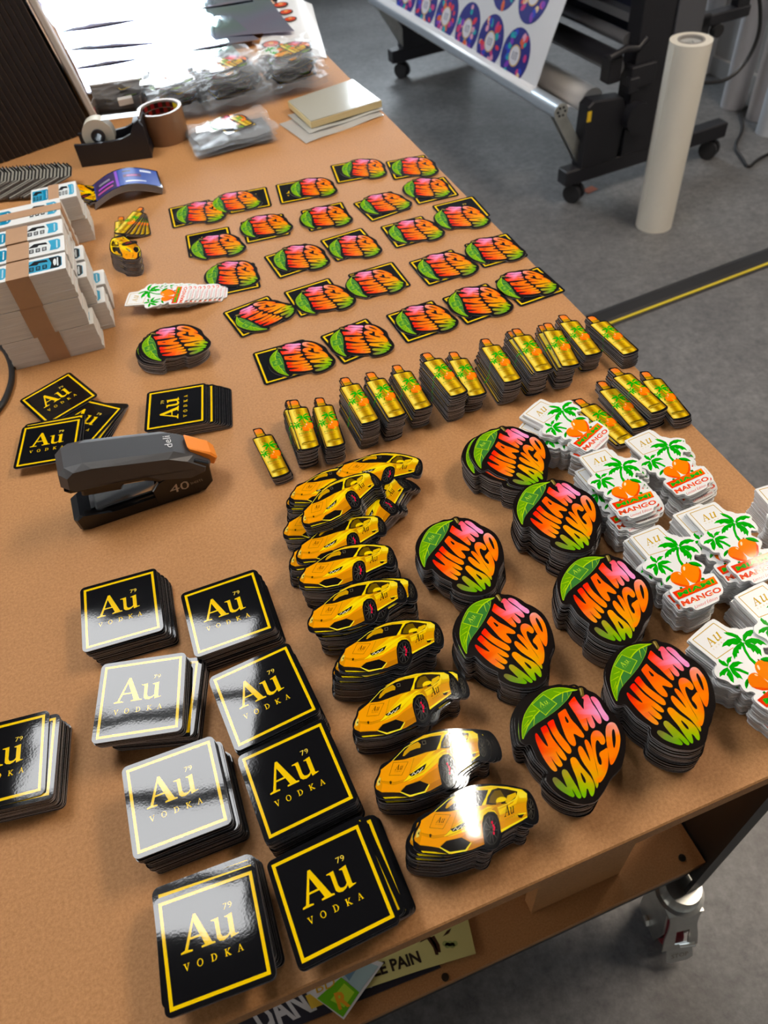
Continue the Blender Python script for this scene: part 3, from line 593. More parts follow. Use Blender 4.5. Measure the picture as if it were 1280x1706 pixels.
def palm_mesh(T_=.0013):
    T = TP; mb = MB(); z = T_+DZ
    out = [(130, 242), (138, 225), (440, 98), (478, 104), (575, 202), (650, 212), (700, 238), (770, 228), (840, 236), (872, 258), (862, 300), (905, 335), (932, 380), (934, 430), (900, 438), (858, 425), (852, 485), (890, 500), (950, 530), (982, 570), (962, 610), (945, 655), (1060, 636), (1082, 648), (1165, 770), (1182, 830), (1170, 872), (1130, 892), (1138, 935), (1105, 960), (905, 1052), (862, 1047), (828, 1012), (740, 1037), (700, 985), (678, 950), (640, 930), (575, 845), (582, 820), (622, 800), (590, 770), (530, 772), (500, 732), (498, 690), (450, 694), (410, 682), (380, 640), (292, 602), (272, 560), (282, 520), (332, 490), (322, 462)]
    mb.plate(T.L(out, 1), 0, T_)
    F = lambda pts, col, lv, n=0: mb.flat(T.L(pts, n), z+lv*DZ, col)
    gold = '#c8a428'
    for a, b_ in (((350, 440), (175, 238)), ((175, 238), (445, 135)), ((445, 135), (560, 243)), ((350, 440), (560, 375))): F(line(a, b_, 7), gold, 0)
    def ax(o, px, py):
        O, X, Y = T(o), T(px), T(py); return O, (X[0]-O[0], X[1]-O[1]), (Y[0]-O[0], Y[1]-O[1])
    for ch, o, px, py in (('A', (330, 335), (408, 304), (290, 262)), ('u', (410, 303), (485, 270), (385, 240))):
        O, X, Y = ax(o, px, py); glyph(mb, ch, O, X, Y, z+DZ, gold)
    for k, ch in enumerate('VODKA'):
        o = (352+k*34, 364-k*15); O, X, Y = ax(o, (o[0]+13, o[1]-5), (o[0]-7, o[1]-13)); glyph(mb, ch, O, X, Y, z+DZ, '#cdb66a')
    palm_art(mb, F)
    mb.flat(T.L([(608, 855), (1070, 675), (1122, 755), (680, 937)]), z+8*DZ, idw(T, [((640, 890), '#e8481c'), ((850, 760), '#fa8410'), ((860, 850), '#f4701a'), ((1080, 690), '#fa900c'), ((1100, 750), '#f06018')]))
    O, X, Y = ax((688, 908), (1086, 748), (662, 862)); text(mb, '*MIAMI', O, X, Y, z+9*DZ, '#18b012')
    O, X, Y = ax((735, 1012), (1172, 842), (700, 955)); text(mb, '*MANGO', O, X, Y, z+DZ, '#e8481c')
    for a, b_ in (((748, 978), (760, 1000)), ((860, 935), (872, 958)), ((950, 898), (962, 920)), ((1050, 860), (1060, 880))): F(line(a, b_, 14), '#f8cc98', 2)
    O, X, Y = ax((868, 1036), (1118, 928), (850, 1004)); text(mb, 'Limited Edition', O, X, (Y[0]+X[0]*.03, Y[1]+X[1]*.03), z+DZ, '#d8402a')
    return mb.mesh('palm_sticker', [M_WHITE, M_WEDGE, M_INK])

# bottle sticker
TB = Trace(465, 655, 10.667, .030, (450, 560))
BOT_PTS = dict(top=TB((285, 130)), base=TB((562, 965)))
def bottle_mesh(T_=.00128):
    T = TB; mb = MB(); z = T_+DZ
    out = [(205, 128), (240, 118), (345, 112), (368, 135), (402, 238), (490, 232), (530, 262), (580, 430), (650, 650), (725, 870), (730, 910), (700, 940), (570, 985), (420, 1003), (385, 985), (340, 820), (240, 500), (172, 310), (180, 282), (250, 262), (235, 240), (205, 150)]
    mb.plate(T.L(out, 1), 0, T_)
    F = lambda pts, col, lv, n=0: mb.flat(T.L(pts, n), z+lv*DZ, col)
    # glass body as lengthwise bands of gold, the printed sheen of the bottle
    TLc, TRc, BRc, BLc = (188, 302), (508, 262), (702, 900), (402, 972)
    lerp = lambda a, b_, t: (a[0]+(b_[0]-a[0])*t, a[1]+(b_[1]-a[1])*t)
    cols = [(0, '#c89a28'), (.10, '#f5dc68'), (.24, '#f9e67a'), (.34, '#d8b03c'), (.45, '#9a7420'), (.56, '#a88024'), (.66, '#e2bc3c'), (.78, '#efcf50'), (.9, '#b08428'), (1, '#7c5a18')]
    def cc(t):
        for (a, ca), (b_, cb) in zip(cols, cols[1:]):
            if t <= b_+1e-6:
                k = (t-a)/(b_-a); A, B = [int(ca[i:i+2], 16) for i in (1, 3, 5)], [int(cb[i:i+2], 16) for i in (1, 3, 5)]
                return tuple((A[i]*(1-k)+B[i]*k)/255 for i in range(3))
    N = 10; rows = 6
    for i in range(N):
        t0, t1 = i/N, (i+1)/N
        dip = lambda t, e: (0, e*(4*t*(1-t)))
        a, b_ = lerp(TLc, TRc, t0), lerp(TLc, TRc, t1); c, d = lerp(BLc, BRc, t1), lerp(BLc, BRc, t0)
        a = (a[0], a[1]-12*4*t0*(1-t0)); b_ = (b_[0], b_[1]-12*4*t1*(1-t1)); c = (c[0]+4*t1*(1-t1)*8, c[1]+14*4*t1*(1-t1)); d = (d[0]+4*t0*(1-t0)*8, d[1]+14*4*t0*(1-t0))
        ids = []
        for p, t in ((a, t0), (b_, t1), (c, t1), (d, t0)):
            q = T(p); ids.append(mb.vert((q[0], q[1], z), ink(cc(t))))
        mb.face(ids[::-1], 2)
    F([(218, 142), (345, 126), (375, 212), (320, 226), (248, 238), (238, 190)], idw(T, [((230, 160), '#e89058'), ((300, 150), '#f06a1c'), ((350, 180), '#f58a20'), ((300, 220), '#e0a030')]), 0, 1)
    F([(246, 226), (374, 206), (392, 246), (262, 268)], idw(T, [((260, 250), '#c89a28'), ((300, 235), '#f5e070'), ((380, 225), '#a88024')]), 1)
    F([(250, 234), (378, 214), (380, 220), (252, 240)], '#7a5a18', 2)
    for a, b_ in (((275, 325), (420, 295)), ((420, 295), (445, 380)), ((445, 380), (305, 408)), ((305, 408), (275, 325))): F(line(a, b_, 4), '#94742c', 1)
    def ax(o, px, py):
        O, X, Y = T(o), T(px), T(py); return O, (X[0]-O[0], X[1]-O[1]), (Y[0]-O[0], Y[1]-O[1])
    O, X, Y = ax((318, 372), (358, 365), (306, 330)); glyph(mb, 'A', O, X, Y, z+DZ, '#7a5c20')
    O, X, Y = ax((360, 364), (392, 357), (352, 334)); glyph(mb, 'u', O, X, Y, z+DZ, '#7a5c20')
    # small palms, fruit and lines of type: the palm artwork again, smaller
    def PF(pts, col, lv, n=0):
        q = []
        for x, y in chaikin(pts, n):
            u, v = (x-640)/600, (y-620)/600
            q.append(T((445+u*330+v*60, 575+v*330-u*70)))
        mb.flat(q, z+(lv+1)*DZ*.8, col)
    palm_art(mb, PF)
    O, X, Y = ax((372, 728), (600, 676), (364, 700)); text(mb, 'MIAMI', O, X, Y, z+DZ, '#5c7a18')
    O, X, Y = ax((378, 760), (560, 718), (372, 738)); text(mb, 'MANGO', O, X, Y, z+DZ, '#b05a18')
    for a, b_ in (((440, 772), (560, 746)), ((430, 880), (640, 830)), ((428, 900), (655, 848))): F(line(a, b_, 7), '#8a6420', 1)
    F([(412, 880), (430, 862), (640, 815), (660, 830), (664, 850), (440, 905), (418, 905)], '#8f6a22', 0); F([(424, 884), (436, 872), (640, 826), (652, 836), (654, 846), (440, 896), (426, 896)], '#e0bc4a', 1)
    O, X, Y = ax((440, 892), (645, 845), (436, 876)); text(mb, 'ULTRA PREMIUM', O, X, Y, z+2*DZ, '#5c4414')
    return mb.mesh('bottle_sticker', [M_BLACK, M_EDGE, M_INK])

ME = dict(square=square_mesh(), mango=mango_mesh(), car=car_mesh(), palm=palm_mesh(), bottle=bottle_mesh())
PITCH_Z = dict(square=.00122, mango=.00138, car=.0016, palm=.00158, bottle=.00156)
THK = dict(square=.00095, mango=.0012, car=.0013, palm=.0013, bottle=.00128)
SQ = .0302
PTS = dict(square=dict(tl=(-SQ, SQ), tr=(SQ, SQ), br=(SQ, -SQ), bl=(-SQ, -SQ), otl=(-.03325, .03325), otr=(.03325, .03325), obr=(.03325, -.03325), obl=(-.03325, -.03325)), mango=MANGO_PTS, car=CAR_PTS, palm=PALM_PTS, bottle=BOT_PTS)
CATN = dict(square='square_sticker', mango='mango_sticker', car='car_sticker', palm='palm_sticker', bottle='bottle_sticker')
def fit(kind, marks, z, sc=1.0):
    """rigid placement of a sticker from two or more of its points measured on the level z"""
    A = [(PTS[kind][k][0]*sc, PTS[kind][k][1]*sc) for k in marks]; B = [at(p[0], p[1], z) for p in marks.values()]
    n = len(A); ax_, ay = sum(a[0] for a in A)/n, sum(a[1] for a in A)/n; bx, by = sum(b.x for b in B)/n, sum(b.y for b in B)/n
    s = c = na = nb = 0
    for a, b_ in zip(A, B):
        x, y, X, Y = a[0]-ax_, a[1]-ay, b_.x-bx, b_.y-by; c += x*X+y*Y; s += x*Y-y*X; na += x*x+y*y; nb += X*X+Y*Y
    th = math.atan2(s, c); ratio = math.sqrt(nb/na) if na else 1
    return bx-(ax_*cos(th)-ay*sin(th)), by-(ax_*sin(th)+ay*cos(th)), th, ratio
_proto = {}
def place(kind, x, y, z, th, label, cat='sticker', group=None, sc=1., tilt=None):
    if kind not in _proto:
        o = bpy.data.objects.new(CATN[kind], ME[kind]); _proto[kind] = o
    else: o = _proto[kind].copy()
    COL.objects.link(o); o.name = CATN[kind]
    o.location = (x, y, z); o.rotation_euler = ((tilt[0], tilt[1], th) if tilt else (0, 0, th)); o.scale = (sc, sc, 1)
    for k in list(o.keys()): del o[k]
    return tag(o, label, cat, group)
def stack(kind, marks, h, label, under, group, base=(0, 0), jit=.0012, jth=.02, z0=0., sc=1., slips=(), tilt=None, fan=0.):
    """h is the height of the top sheet's face; base = offset of the lowest sheet, slips = (index from top, dx, dy, dth)"""
    p = PITCH_Z[kind]; n = max(1, int(round((h-z0)/p))); x, y, th, ratio = fit(kind, marks, h, sc)
    0 and print('FIT', label[:40], 'ratio %.3f th %.0f n %d' % (ratio, math.degrees(th), n))
    wx = wy = wt = 0.; off = {s_[0]: s_[1:] for s_ in slips}; ox = oy = ot = 0
    for i in range(n):      # from the top down
        if i in off: ox += off[i][0]; oy += off[i][1]; ot += off[i][2]
        k = i/max(1, n-1)
        if i:
            wx += random.uniform(-1, 1)*jit*.45; wy += random.uniform(-1, 1)*jit*.45; wt = wt*.7+random.uniform(-1, 1)*jth
            wx = max(-jit*1.3, min(jit*1.3, wx)); wy = max(-jit*1.3, min(jit*1.3, wy))
        jx, jy = random.uniform(-1, 1)*jit*.35*(i > 0), random.uniform(-1, 1)*jit*.35*(i > 0)
        place(kind, x+base[0]*k+wx+jx+ox, y+base[1]*k+wy+jy+oy, h-THK[kind]-i*p+(.0011 if tilt and i == 0 else 0) if n > 1 else z0+.0002, th+wt*.6+ot+fan*k,
              label if i == 0 else under, 'sticker', group, sc, tilt if i == 0 else None)
    return x, y, th

# the black squares, nearest first
SQS = [
 ('front right', dict(tl=(453, 1443), tr=(596.4, 1374), br=(657, 1527.4), bl=(503.5, 1604.3)), .0290, (.004, .004), [(4, .001, .004, .04), (7, .004, .002, -.05)], 'largest looking black square sticker with gold frame, nearest the front table edge, right hand pile'),
 ('front left', dict(tl=(264.9, 1506.7), tr=(419.1, 1452.9), br=(452.2, 1622.2), bl=(284.8, 1686)), .0290, (.002, .001), [(2, -.002, .006, -.02), (6, -.001, .004, .05)], 'black square sticker on the nearest left pile, mirroring a pale window across its upper half'),
 ('second row right', dict(tl=(405.1, 1264.9), tr=(534.6, 1203.9), br=(586.4, 1329.4), bl=(449, 1398.3)), .0290, (.003, -.001), [], 'black square sticker second up in the right hand column, just behind the front right pile'),
 ('second row left', dict(tl=(211.9, 1287.6), tr=(350.6, 1235.8), br=(378, 1363.3), bl=(229.8, 1423)), .0300, (.004, -.001), [(5, .003, 0, 0)], 'black square sticker mostly whitened by a window reflection, second pile up on the left'),
 ('third row right', dict(tl=(356.3, 1132.5), tr=(476.6, 1076.3), bl=(396.9, 1244.4)), .0290, (.003, -.002), [], 'black square sticker with gold frame, third pile up in the right hand column of squares'),
 ('third row left', dict(tl=(176.6, 1114.4), tr=(304.7, 1090.3), br=(296.3, 1215.3), bl=(160.3, 1233.4)), .0280, (.003, .001), [(8, .007, .002, -.07)], 'black square sticker glossed grey, on the pile whose lower sheets stick out to its right'),
 ('back right', dict(tl=(306.3, 992.5), tr=(422.8, 952.2), br=(452.2, 1046.6), bl=(329.7, 1089.7)), .0240, (.006, -.002), [], 'black square sticker topping the farthest pile of the right hand column of squares'),
 ('back left', dict(tl=(140.6, 986.3), tr=(256.3, 954.4), br=(266.6, 1045), bl=(143.8, 1081)), .0200, (.008, -.003), [], 'black square sticker topping the farthest pile of the left hand column of squares'),
 ('left frame edge', dict(tr=(75.5, 1187.5), br=(67.5, 1320)), .0240, (.001, .001), [(1, .007, -.002, -.03)], 'black square sticker cut off by the left side of the picture'),
]
def by(txt): return 'black square sticker beneath the top one of the %s pile' % txt
for nm, mk, h, bs, sl, lb in SQS:
    stack('square', mk, h, lb, by(nm), 'square stickers in the %s pile' % nm, bs, slips=sl, jth=.012, tilt={'back left': (radians(.8), 0), 'third row left': (radians(-.5), radians(.4)), 'second row left': (radians(-.3), radians(.8)), 'front left': (radians(.3), 0)}.get(nm))
# turned pile behind the stapler
stack('square', dict(tl=(244.4, 717), tr=(247.7, 655), br=(340.2, 640), bl=(339.6, 701.7)), .0150, 'black square sticker turned sideways on the fanned pile behind the stapler', by('fanned'), 'square stickers fanned behind the stapler', (.020, .003), sc=.985, slips=[(3, .004, .001, 0)])
x, y, th, _ = fit('square', dict(tl=(38.5, 712), br=(121, 772)), .006)
def ps(px, py, z, deg, lb, grp=None): p = at(px, py, z); return place('square', p.x, p.y, z, radians(deg), lb, 'sticker', grp, .985)
for k, (px, py, z, dg) in enumerate(((152, 705, .0004, -14), (149, 706, .0017, -16), (146, 706, .0030, -19), (143, 705, .0043, -22), (138, 702, .0056, -27))):
    ps(px, py, z, dg, 'black square sticker in the fan half hidden behind the stapler nose', 'squares fanned behind the stapler nose')
ps(98, 664, .0070, 40, 'black square sticker lying askew on top of the loose squares by the white bundles')
ps(88, 732, .0083, 6, 'black square sticker just beneath the loose one left of the stapler', 'loose squares left of the stapler')
ps(82, 738, .0096, 4, 'upright reading black square sticker on the table just left of the stapler')

# mango piles
MG = [
 ('front', dict(tip=(871.8, 1233.1), stem=(967.2, 1145.5), obot=(1019.6, 1273.5)), .034, (.000, .003), 'big mango shaped sticker nearest the front table edge, beside the gold cars'),
 ('front right', dict(tip=(1040.4, 1165.8), stem=(1079.7, 1062.4), obot=(1176.7, 1186.9)), .040, (.002, .002), 'big mango shaped sticker on the tallest pile, touching the white palm stickers at right'),
 ('middle', dict(tip=(791.5, 1083.5), stem=(813.8, 984.4), obot=(912, 1090)), .034, (.000, .002), 'mango shaped sticker right of the gold car piles, pale gleam on its lower rim'),
 ('middle right', dict(tip=(948.9, 999.2), stem=(1003.7, 921.1), obot=(1071.2, 1026.6)), .038, (.001, .000), 'mango shaped sticker on the pile left of the foremost complete white palm sticker'),
 ('left', dict(tip=(714, 943), stem=(758.4, 867.3), obot=(820.8, 932.3)), .030, (.001, .000), 'mango shaped sticker on the leftmost big pile, right of the bent heap of cars'),
 ('upper right', dict(tip=(876, 873.9), stem=(919, 800.8), obot=(985.4, 868.6)), .036, (.000, .000), 'mango shaped sticker on the second farthest big pile, beside the white palm stickers'),
 ('farthest', dict(tip=(809.6, 779.6), stem=(831.4, 709.2), obot=(904.4, 767.6)), .028, (-.001, -.002), 'mango shaped sticker topping the farthest big pile, with a second green leaf peeping out'),
]
for i, (nm, mk, h, bs, lb) in enumerate(MG):
    stack('mango', mk, h, lb, 'mango shaped sticker beneath the top one of the %s big pile' % nm, 'mango stickers in the %s big pile' % nm, bs, jit=.0016, jth=.018,
          slips=[(2, -.006, 0, .05)] if nm == 'farthest' else ([(3, -.002, .001, .08)] if nm in ('front', 'middle') else []))
stack('mango', dict(tip=(275.6, 604.2), stem=(247.5, 551), bot=(347, 577)), .018, 'mango shaped sticker on the small pile between white bundles and scattered mangos', 'mango shaped sticker under the top one of the small pile behind the black squares', 'mango stickers in the small rear pile', (0, 0), slips=[(1, -.002, .001, .05), (3, -.003, .001, .06)])

# cars
def carstack(nm, mk, h, lb, **k): stack('car', mk, h, lb, 'gold sports car sticker beneath the top one of the %s car pile' % nm, 'car stickers in the %s pile' % nm, **k)
R2 = lambda x, y: (540+x/3.411, 1000+y/3.411)
R1 = lambda x, y: (440+x/4, 740+y/4)
carstack('nearest', dict(nose=R2(512, 1350), wheel=R2(955, 1315), tail=R2(1180, 1180)), .036, 'gold sports car sticker nearest the front table edge, bright lamp gleam on its roof', base=(-.002, .000), slips=[(1, -.0025, -.001, 0), (3, -.002, 0, .02)])
carstack('second', dict(nose=R2(305, 1060), wheel=R2(690, 965), tail=R2(905, 840)), .034, 'gold sports car sticker with a white lamp gleam across its door, tails fanned behind it', base=(.000, .000), slips=[(1, .003, .0005, 0), (2, .003, .0005, 0), (3, .003, 0, 0), (5, -.008, -.001, 0)])
carstack('third', dict(nose=R2(165, 720), wheel=R2(555, 630), tail=R2(745, 480)), .034, 'gold sports car sticker with a second tail showing, third from the front edge', base=(.000, .000), slips=[(2, .006, .001, 0), (4, -.006, 0, 0)])
carstack('fourth', dict(nose=(566.2, 1102.9), wheel=(674.2, 1086.9), tail=(729.5, 1059.4)), .034, 'gold sports car sticker fourth from the front edge, unobstructed and evenly lit', base=(-.004, -.002), slips=[(2, -.003, -.001, .01), (5, -.002, -.001, 0)])
carstack('fifth', dict(nose=R1(297, 1200), wheel=R1(697, 1110), tail=R1(925, 985)), .034, 'gold sports car sticker fifth from the front edge, another car peeping out behind its tail', base=(.004, -.002), slips=[(1, .008, .002, 0), (4, -.004, -.001, 0)])
carstack('sixth', dict(nose=R1(240, 905), wheel=R1(628, 840), tail=R1(850, 760)), .032, 'gold sports car sticker sixth from the front edge, just before the bent heap', base=(.002, -.001))
carstack('seventh', dict(nose=R1(225, 745), wheel=R1(595, 655)), .026, 'gold sports car sticker half covered by the sixth pile and the heap', slips=[(2, -.006, -.003, .04)], base=(-.003, -.002))
carstack('low left', dict(nose=R1(130, 590), wheel=R1(500, 520)), .018, 'gold sports car sticker whose nose alone shows at the lower left of the heap')
carstack('upper left', dict(nose=R1(165, 350), wheel=R1(545, 300)), .022, 'gold sports car sticker with its nose poking out at the upper left of the heap', base=(-.004, -.004), slips=[(3, -.003, -.001, .02)])
carstack('tilted', dict(nose=R1(600, 590), wheel=R1(795, 440)), .022, 'gold sports car sticker slanting steeply at the right of the heap', z0=.003, base=(.006, .010), slips=[(2, .003, .001, -.03)])
carstack('shining', dict(nose=R1(278, 510), wheel=R1(580, 375)), .034, 'gold sports car sticker in the middle of the heap above a silvery gleam', z0=.022, base=(.002, -.003))
carstack('silvery', dict(nose=R1(338, 622), wheel=R1(640, 480)), .021, 'gold sports car sticker below the middle one of the heap, showing a silvery gleam', z0=.004, base=(.001, 0))
carstack('rear', dict(nose=R1(357, 250), wheel=R1(690, 240)), .018, 'gold sports car sticker second from the back, under the farthest car', base=(0, -.001), slips=[(2, .001, -.003, 0)])
carstack('farthest', dict(nose=R1(510, 195), wheel=R1(817, 190), tail=R1(1015, 170)), .023, 'farthest gold sports car sticker, stretching right beyond the pile below it', z0=.0185)
# bottles
R7 = lambda x, y: (400+x/3.048, 500+y/3.048)
R8 = lambda x, y: (780+x/2.56, 500+y/2.56)
BT = [
 (R7(85, 648), R7(215, 900), .010, 'gold bottle sticker at the left end of the bottle row, lowest pile'),
 (R7(275, 515), R7(357, 748), .028, 'gold bottle sticker second from the left end of the bottle row'),
 (R7(400, 490), R7(490, 752), .022, 'gold bottle sticker third from the left end, above a pale lower rim'),
 (R7(530, 395), R7(665, 622), .032, 'gold bottle sticker fourth from the left, behind the farthest gold car'),
 (R7(662, 372), R7(800, 588), .032, 'gold bottle sticker fifth from the left in the bottle row'),
 (R7(795, 335), R7(932, 548), .026, 'gold bottle sticker sixth from the left, with a white edge low in its pile'),
 (R7(945, 272), R7(1115, 478), .036, 'gold bottle sticker seventh from the left, on a tall pile leaning left'),
 (R7(1080, 262), R7(1212, 488), .022, 'gold bottle sticker eighth from the left, close against the tall leaning pile'),
 (R8(72, 168), R8(192, 345), .030, 'gold bottle sticker ninth from the left, standing apart in the middle of the row'),
 (R8(205, 125), R8(328, 300), .034, 'gold bottle sticker tenth from the left in the bottle row'),
 (R8(340, 102), R8(440, 278), .030, 'gold bottle sticker eleventh from the left, orange caps fanned beside it'),
 (R8(400, 62), R8(542, 235), .022, 'gold bottle sticker second from the right end of the bottle row'),
 (R8(520, 68), R8(700, 228), .018, 'gold bottle sticker at the right end of the bottle row by the table edge'),
 (R8(560, 340), R8(748, 552), .012, 'gold bottle sticker in the right hand group, left of its two neighbours'),
 (R8(620, 292), R8(820, 472), .020, 'gold bottle sticker in the middle of the right hand group, on its tallest pile'),
 (R8(745, 297), R8(925, 515), .012, 'gold bottle sticker nearest the right table edge'),
 (R8(470, 425), R8(685, 605), .009, 'gold bottle sticker slanting out from behind the white palm stickers'),
]
for i, (a, b_, h, lb) in enumerate(BT):
    w = ('leftmost', 'second', 'third', 'fourth', 'fifth', 'sixth', 'seventh', 'eighth', 'ninth', 'tenth', 'eleventh', 'twelfth', 'right end', 'right group left', 'right group middle', 'right group outer', 'slanting')[i]
    stack('bottle', dict(top=a, base=b_), h, lb, 'gold bottle sticker beneath the top one of the %s pile' % w, 'bottle stickers in the %s pile' % w, (-.004 if h > .02 else .001, .001), sc=1.035, jit=.0016, jth=.02,
          slips=[(2, -.004, .002, .03)] if i in (9, 10) else ([(1, -.003, .001, .02)] if i in (1, 16) else []))
# white palms
R5 = lambda x, y: (860+x/3.0476, 640+y/3.0476)
PA = [
 ('farthest', dict(corner=R5(22, 155), bandtr=R5(430, 200), bandbl=R5(322, 316)), .034, 'white palm tree and mango sticker on the farthest white pile, beside the bottles', dict(slips=[(2, -.003, .001, .03), (5, -.002, -.006, .12)])),
 ('left', dict(corner=R5(318, 372), bandtr=R5(690, 540), bandbl=R5(505, 640)), .038, 'white palm tree and mango sticker behind the upper right mango pile, lower sheets fanned', dict(slips=[(2, .004, -.001, -.02), (4, .003, -.002, -.02), (7, -.010, -.003, .1)])),
 ('rear right', dict(corner=R5(553, 292), bandtr=R5(945, 425), bandbl=R5(785, 530)), .036, 'white palm tree and mango sticker nearest the bare table corner and bottles', dict(slips=[(2, .003, .001, .02), (6, .003, -.003, 0)])),
 ('front', dict(corner=(1049.3, 895.6), bandtr=(1188.8, 960.2), bandbl=(1130.9, 998.8)), .036, 'white palm tree and mango sticker fully visible, right of the mango piles', dict(slips=[(3, -.004, .000, 0), (9, .002, .002, 0)])),
 ('middle right', dict(corner=R5(868, 662), crown=R5(1110, 705), bandbl=R5(1118, 950)), .036, 'white palm tree and mango sticker whose right edge is cut off by the picture', dict(slips=[(3, -.008, .002, 0)])),
 ('right edge upper', dict(corner=R5(1185, 545), top=(1280+38, 798)), .034, 'white sticker of which only the left corner shows, highest at the right picture edge', dict()),
 ('right edge lower', dict(corner=R5(1110, 1082), top=R5(1255, 1005)), .036, 'white sticker with gold letters at the right edge, behind the nearest palm sticker', dict(slips=[(4, .002, .002, 0)])),
 ('nearest', dict(corner=(1147.1, 1064.6), crown=(1235.8, 1070.9), bandtl=(1265, 1166)), .034, 'nearest white palm tree and mango sticker, at the lower right picture edge', dict(slips=[(3, .003, -.003, .03)])),
]
for nm, mk, h, lb, k in PA:
    stack('palm', mk, h, lb, 'white palm sticker beneath the top one of the %s white pile' % nm, 'palm stickers in the %s white pile' % nm, (0, 0), jit=.0018, jth=.025, **k)
# fanned low row of palm stickers at the back left
p0 = at(255, 512, .004); x, y, th, rr = fit('palm', dict(corner=(208, 520), bandtr=(300, 487), bandbl=(300, 512)), .006); print('FIT fan palm', rr, math.degrees(th))
for i in range(9):
    k = 8-i
    place('palm', x+.0055*k, y+.0016*k+.001*(k % 2), .0003+i*.00155, th+random.uniform(-.04, .04), 'small looking palm sticker fanned out flat between white bundles and mango pairs' if i < 8 else 'top palm sticker of the low fan lying between the white bundles and mango pairs', 'sticker', 'palm stickers fanned on the table')

# pairs: a mango sticker lying on a black square
S5 = lambda x, y: (270+x/3.459, 230+y/3.459)
S6 = lambda x, y: (600+x/3.368, 230+y/3.368)
PR = [  # tip, bottom end, stem of the mango; corners of the square (clockwise from the rear left)
 (R7(262, 385), R7(476, 325), R7(178, 237), dict(otl=R7(60, 268), obl=R7(125, 435)), 'left end of the nearest row'),
 (R7(543, 293), R7(774, 245), R7(505, 135), dict(otl=R7(405, 183), otr=R7(640, 90), obl=R7(525, 328)), 'second from left in the nearest row'),
 (R7(893, 183), R7(1106, 115), R7(822, 45), dict(otl=R7(735, 75), obl=R7(848, 222)), 'middle of the nearest row'),
 (S6(605, 1012), S6(855, 950), S6(540, 850), dict(otl=S6(452, 900), otr=S6(712, 810), obl=S6(598, 1050)), 'second from right in the nearest row'),
 (S6(908, 905), S6(1112, 835), S6(785, 770), dict(otr=S6(1000, 720), obr=S6(1160, 858), obl=S6(900, 945)), 'right end of the nearest row'),
 (S5(610, 1110), S5(768, 970), S5(420, 1020), dict(otl=S5(343, 1003), otr=S5(612, 905), obl=S5(460, 1155)), 'left end of the second row, turned most'),
 (S5(885, 1012), S5(1120, 940), S5(795, 880), dict(otl=S5(693, 888), otr=S5(965, 803), obl=S5(795, 1035)), 'second from left in the second row'),
 (S5(1200, 915), S6(252, 830), S5(1075, 790), dict(otr=S6(182, 690), obr=S6(292, 828)), 'third from left in the second row'),
 (S6(447, 800), S6(666, 730), S6(348, 670), dict(otl=S6(267, 697), otr=S6(520, 620), obl=S6(380, 832)), 'fourth from left in the second row'),
 (S6(712, 705), S6(925, 650), S6(620, 575), dict(otr=S6(825, 530), obr=S6(945, 660), obl=S6(697, 730)), 'right end of the second row'),
 (S5(305, 865), S5(556, 820), S5(325, 720), dict(otr=S5(535, 712), obr=S5(573, 860), obl=S5(285, 922)), 'left end of the third row'),
 (S5(718, 770), S5(962, 720), S5(700, 630), dict(otl=S5(580, 680), obl=S5(677, 815)), 'second from left in the third row'),
 (S5(1028, 700), S5(1268, 650), S5(1015, 575), dict(otl=S5(905, 592), otr=S5(1155, 513), obl=S5(1003, 713)), 'middle of the third row'),
 (S6(260, 592), S6(479, 535), S6(190, 480), dict(otl=S6(108, 495), otr=S6(348, 435), obl=S6(203, 620)), 'second from right in the third row'),
 (S6(518, 515), S6(724, 470), S6(455, 392), dict(otl=S6(400, 378), otr=S6(632, 325), obr=S6(740, 435)), 'right end of the third row, square peeping behind'),
 (S5(255, 705), S5(474, 635), S5(215, 575), dict(otl=S5(130, 560), otr=S5(387, 508), obl=S5(155, 690)), 'left end of the fourth row'),
 (S5(535, 572), S5(755, 520), S5(490, 465), dict(otr=S5(698, 432), obr=S5(748, 555), obl=S5(483, 610)), 'second from left in the fourth row'),
 (S5(875, 522), S5(1098, 475), S5(840, 410), dict(otr=S5(1040, 365), obr=S5(1103, 482), obl=S5(850, 540)), 'middle of the fourth row'),
 (S6(105, 430), S6(288, 370), S5(1165, 345), dict(obl=S6(65, 470), obr=S6(290, 395)), 'second from right in the fourth row'),
 (S6(300, 338), S6(508, 310), S6(300, 230), dict(otr=S6(475, 215), obr=S6(565, 318), obl=S6(318, 375)), 'right end of the fourth row'),
 (S5(135, 498), S5(356, 455), S5(150, 375), dict(otl=S5(28, 405), otr=S5(280, 352), obl=S5(62, 520)), 'leftmost of the farthest rows'),
 (S5(375, 432), S5(572, 375), S5(325, 330), dict(otr=S5(603, 280), obr=S5(635, 390)), 'farthest left, square out to its right'),
 (S5(800, 345), S5(1003, 310), S5(790, 240), dict(otl=S5(652, 270), obl=S5(682, 380)), 'in the farthest row with a gleaming leaf'),
 (S5(1080, 225), S6(148, 205), S5(1092, 128), dict(otl=S5(968, 158), obl=S5(1008, 262)), 'second from right in the farthest row'),
 (S6(225, 215), S6(438, 190), S6(232, 115), dict(otl=S6(135, 130), otr=S6(368, 92), obl=S6(190, 237)), 'right end of the farthest row of pairs'),
]
for tip, bot, stem, sq, w in PR:
    x, y, th, rr = fit('square', sq, .0012, .965); place('square', x, y, .0002, th, 'black square under a mango sticker, ' + w, 'sticker', 'squares of the mango pairs', .965)
    x, y, th, r2 = fit('mango', dict(tip=tip, bot=bot, stem=stem), .0028); print('FIT pair', w, '%.3f %.3f' % (rr, r2))
    place('mango', x, y, .0002+.00122, th, 'mango sticker on a black square, ' + w, 'sticker', 'mangos of the mango pairs', .97*min(1.03, max(.93, r2)))

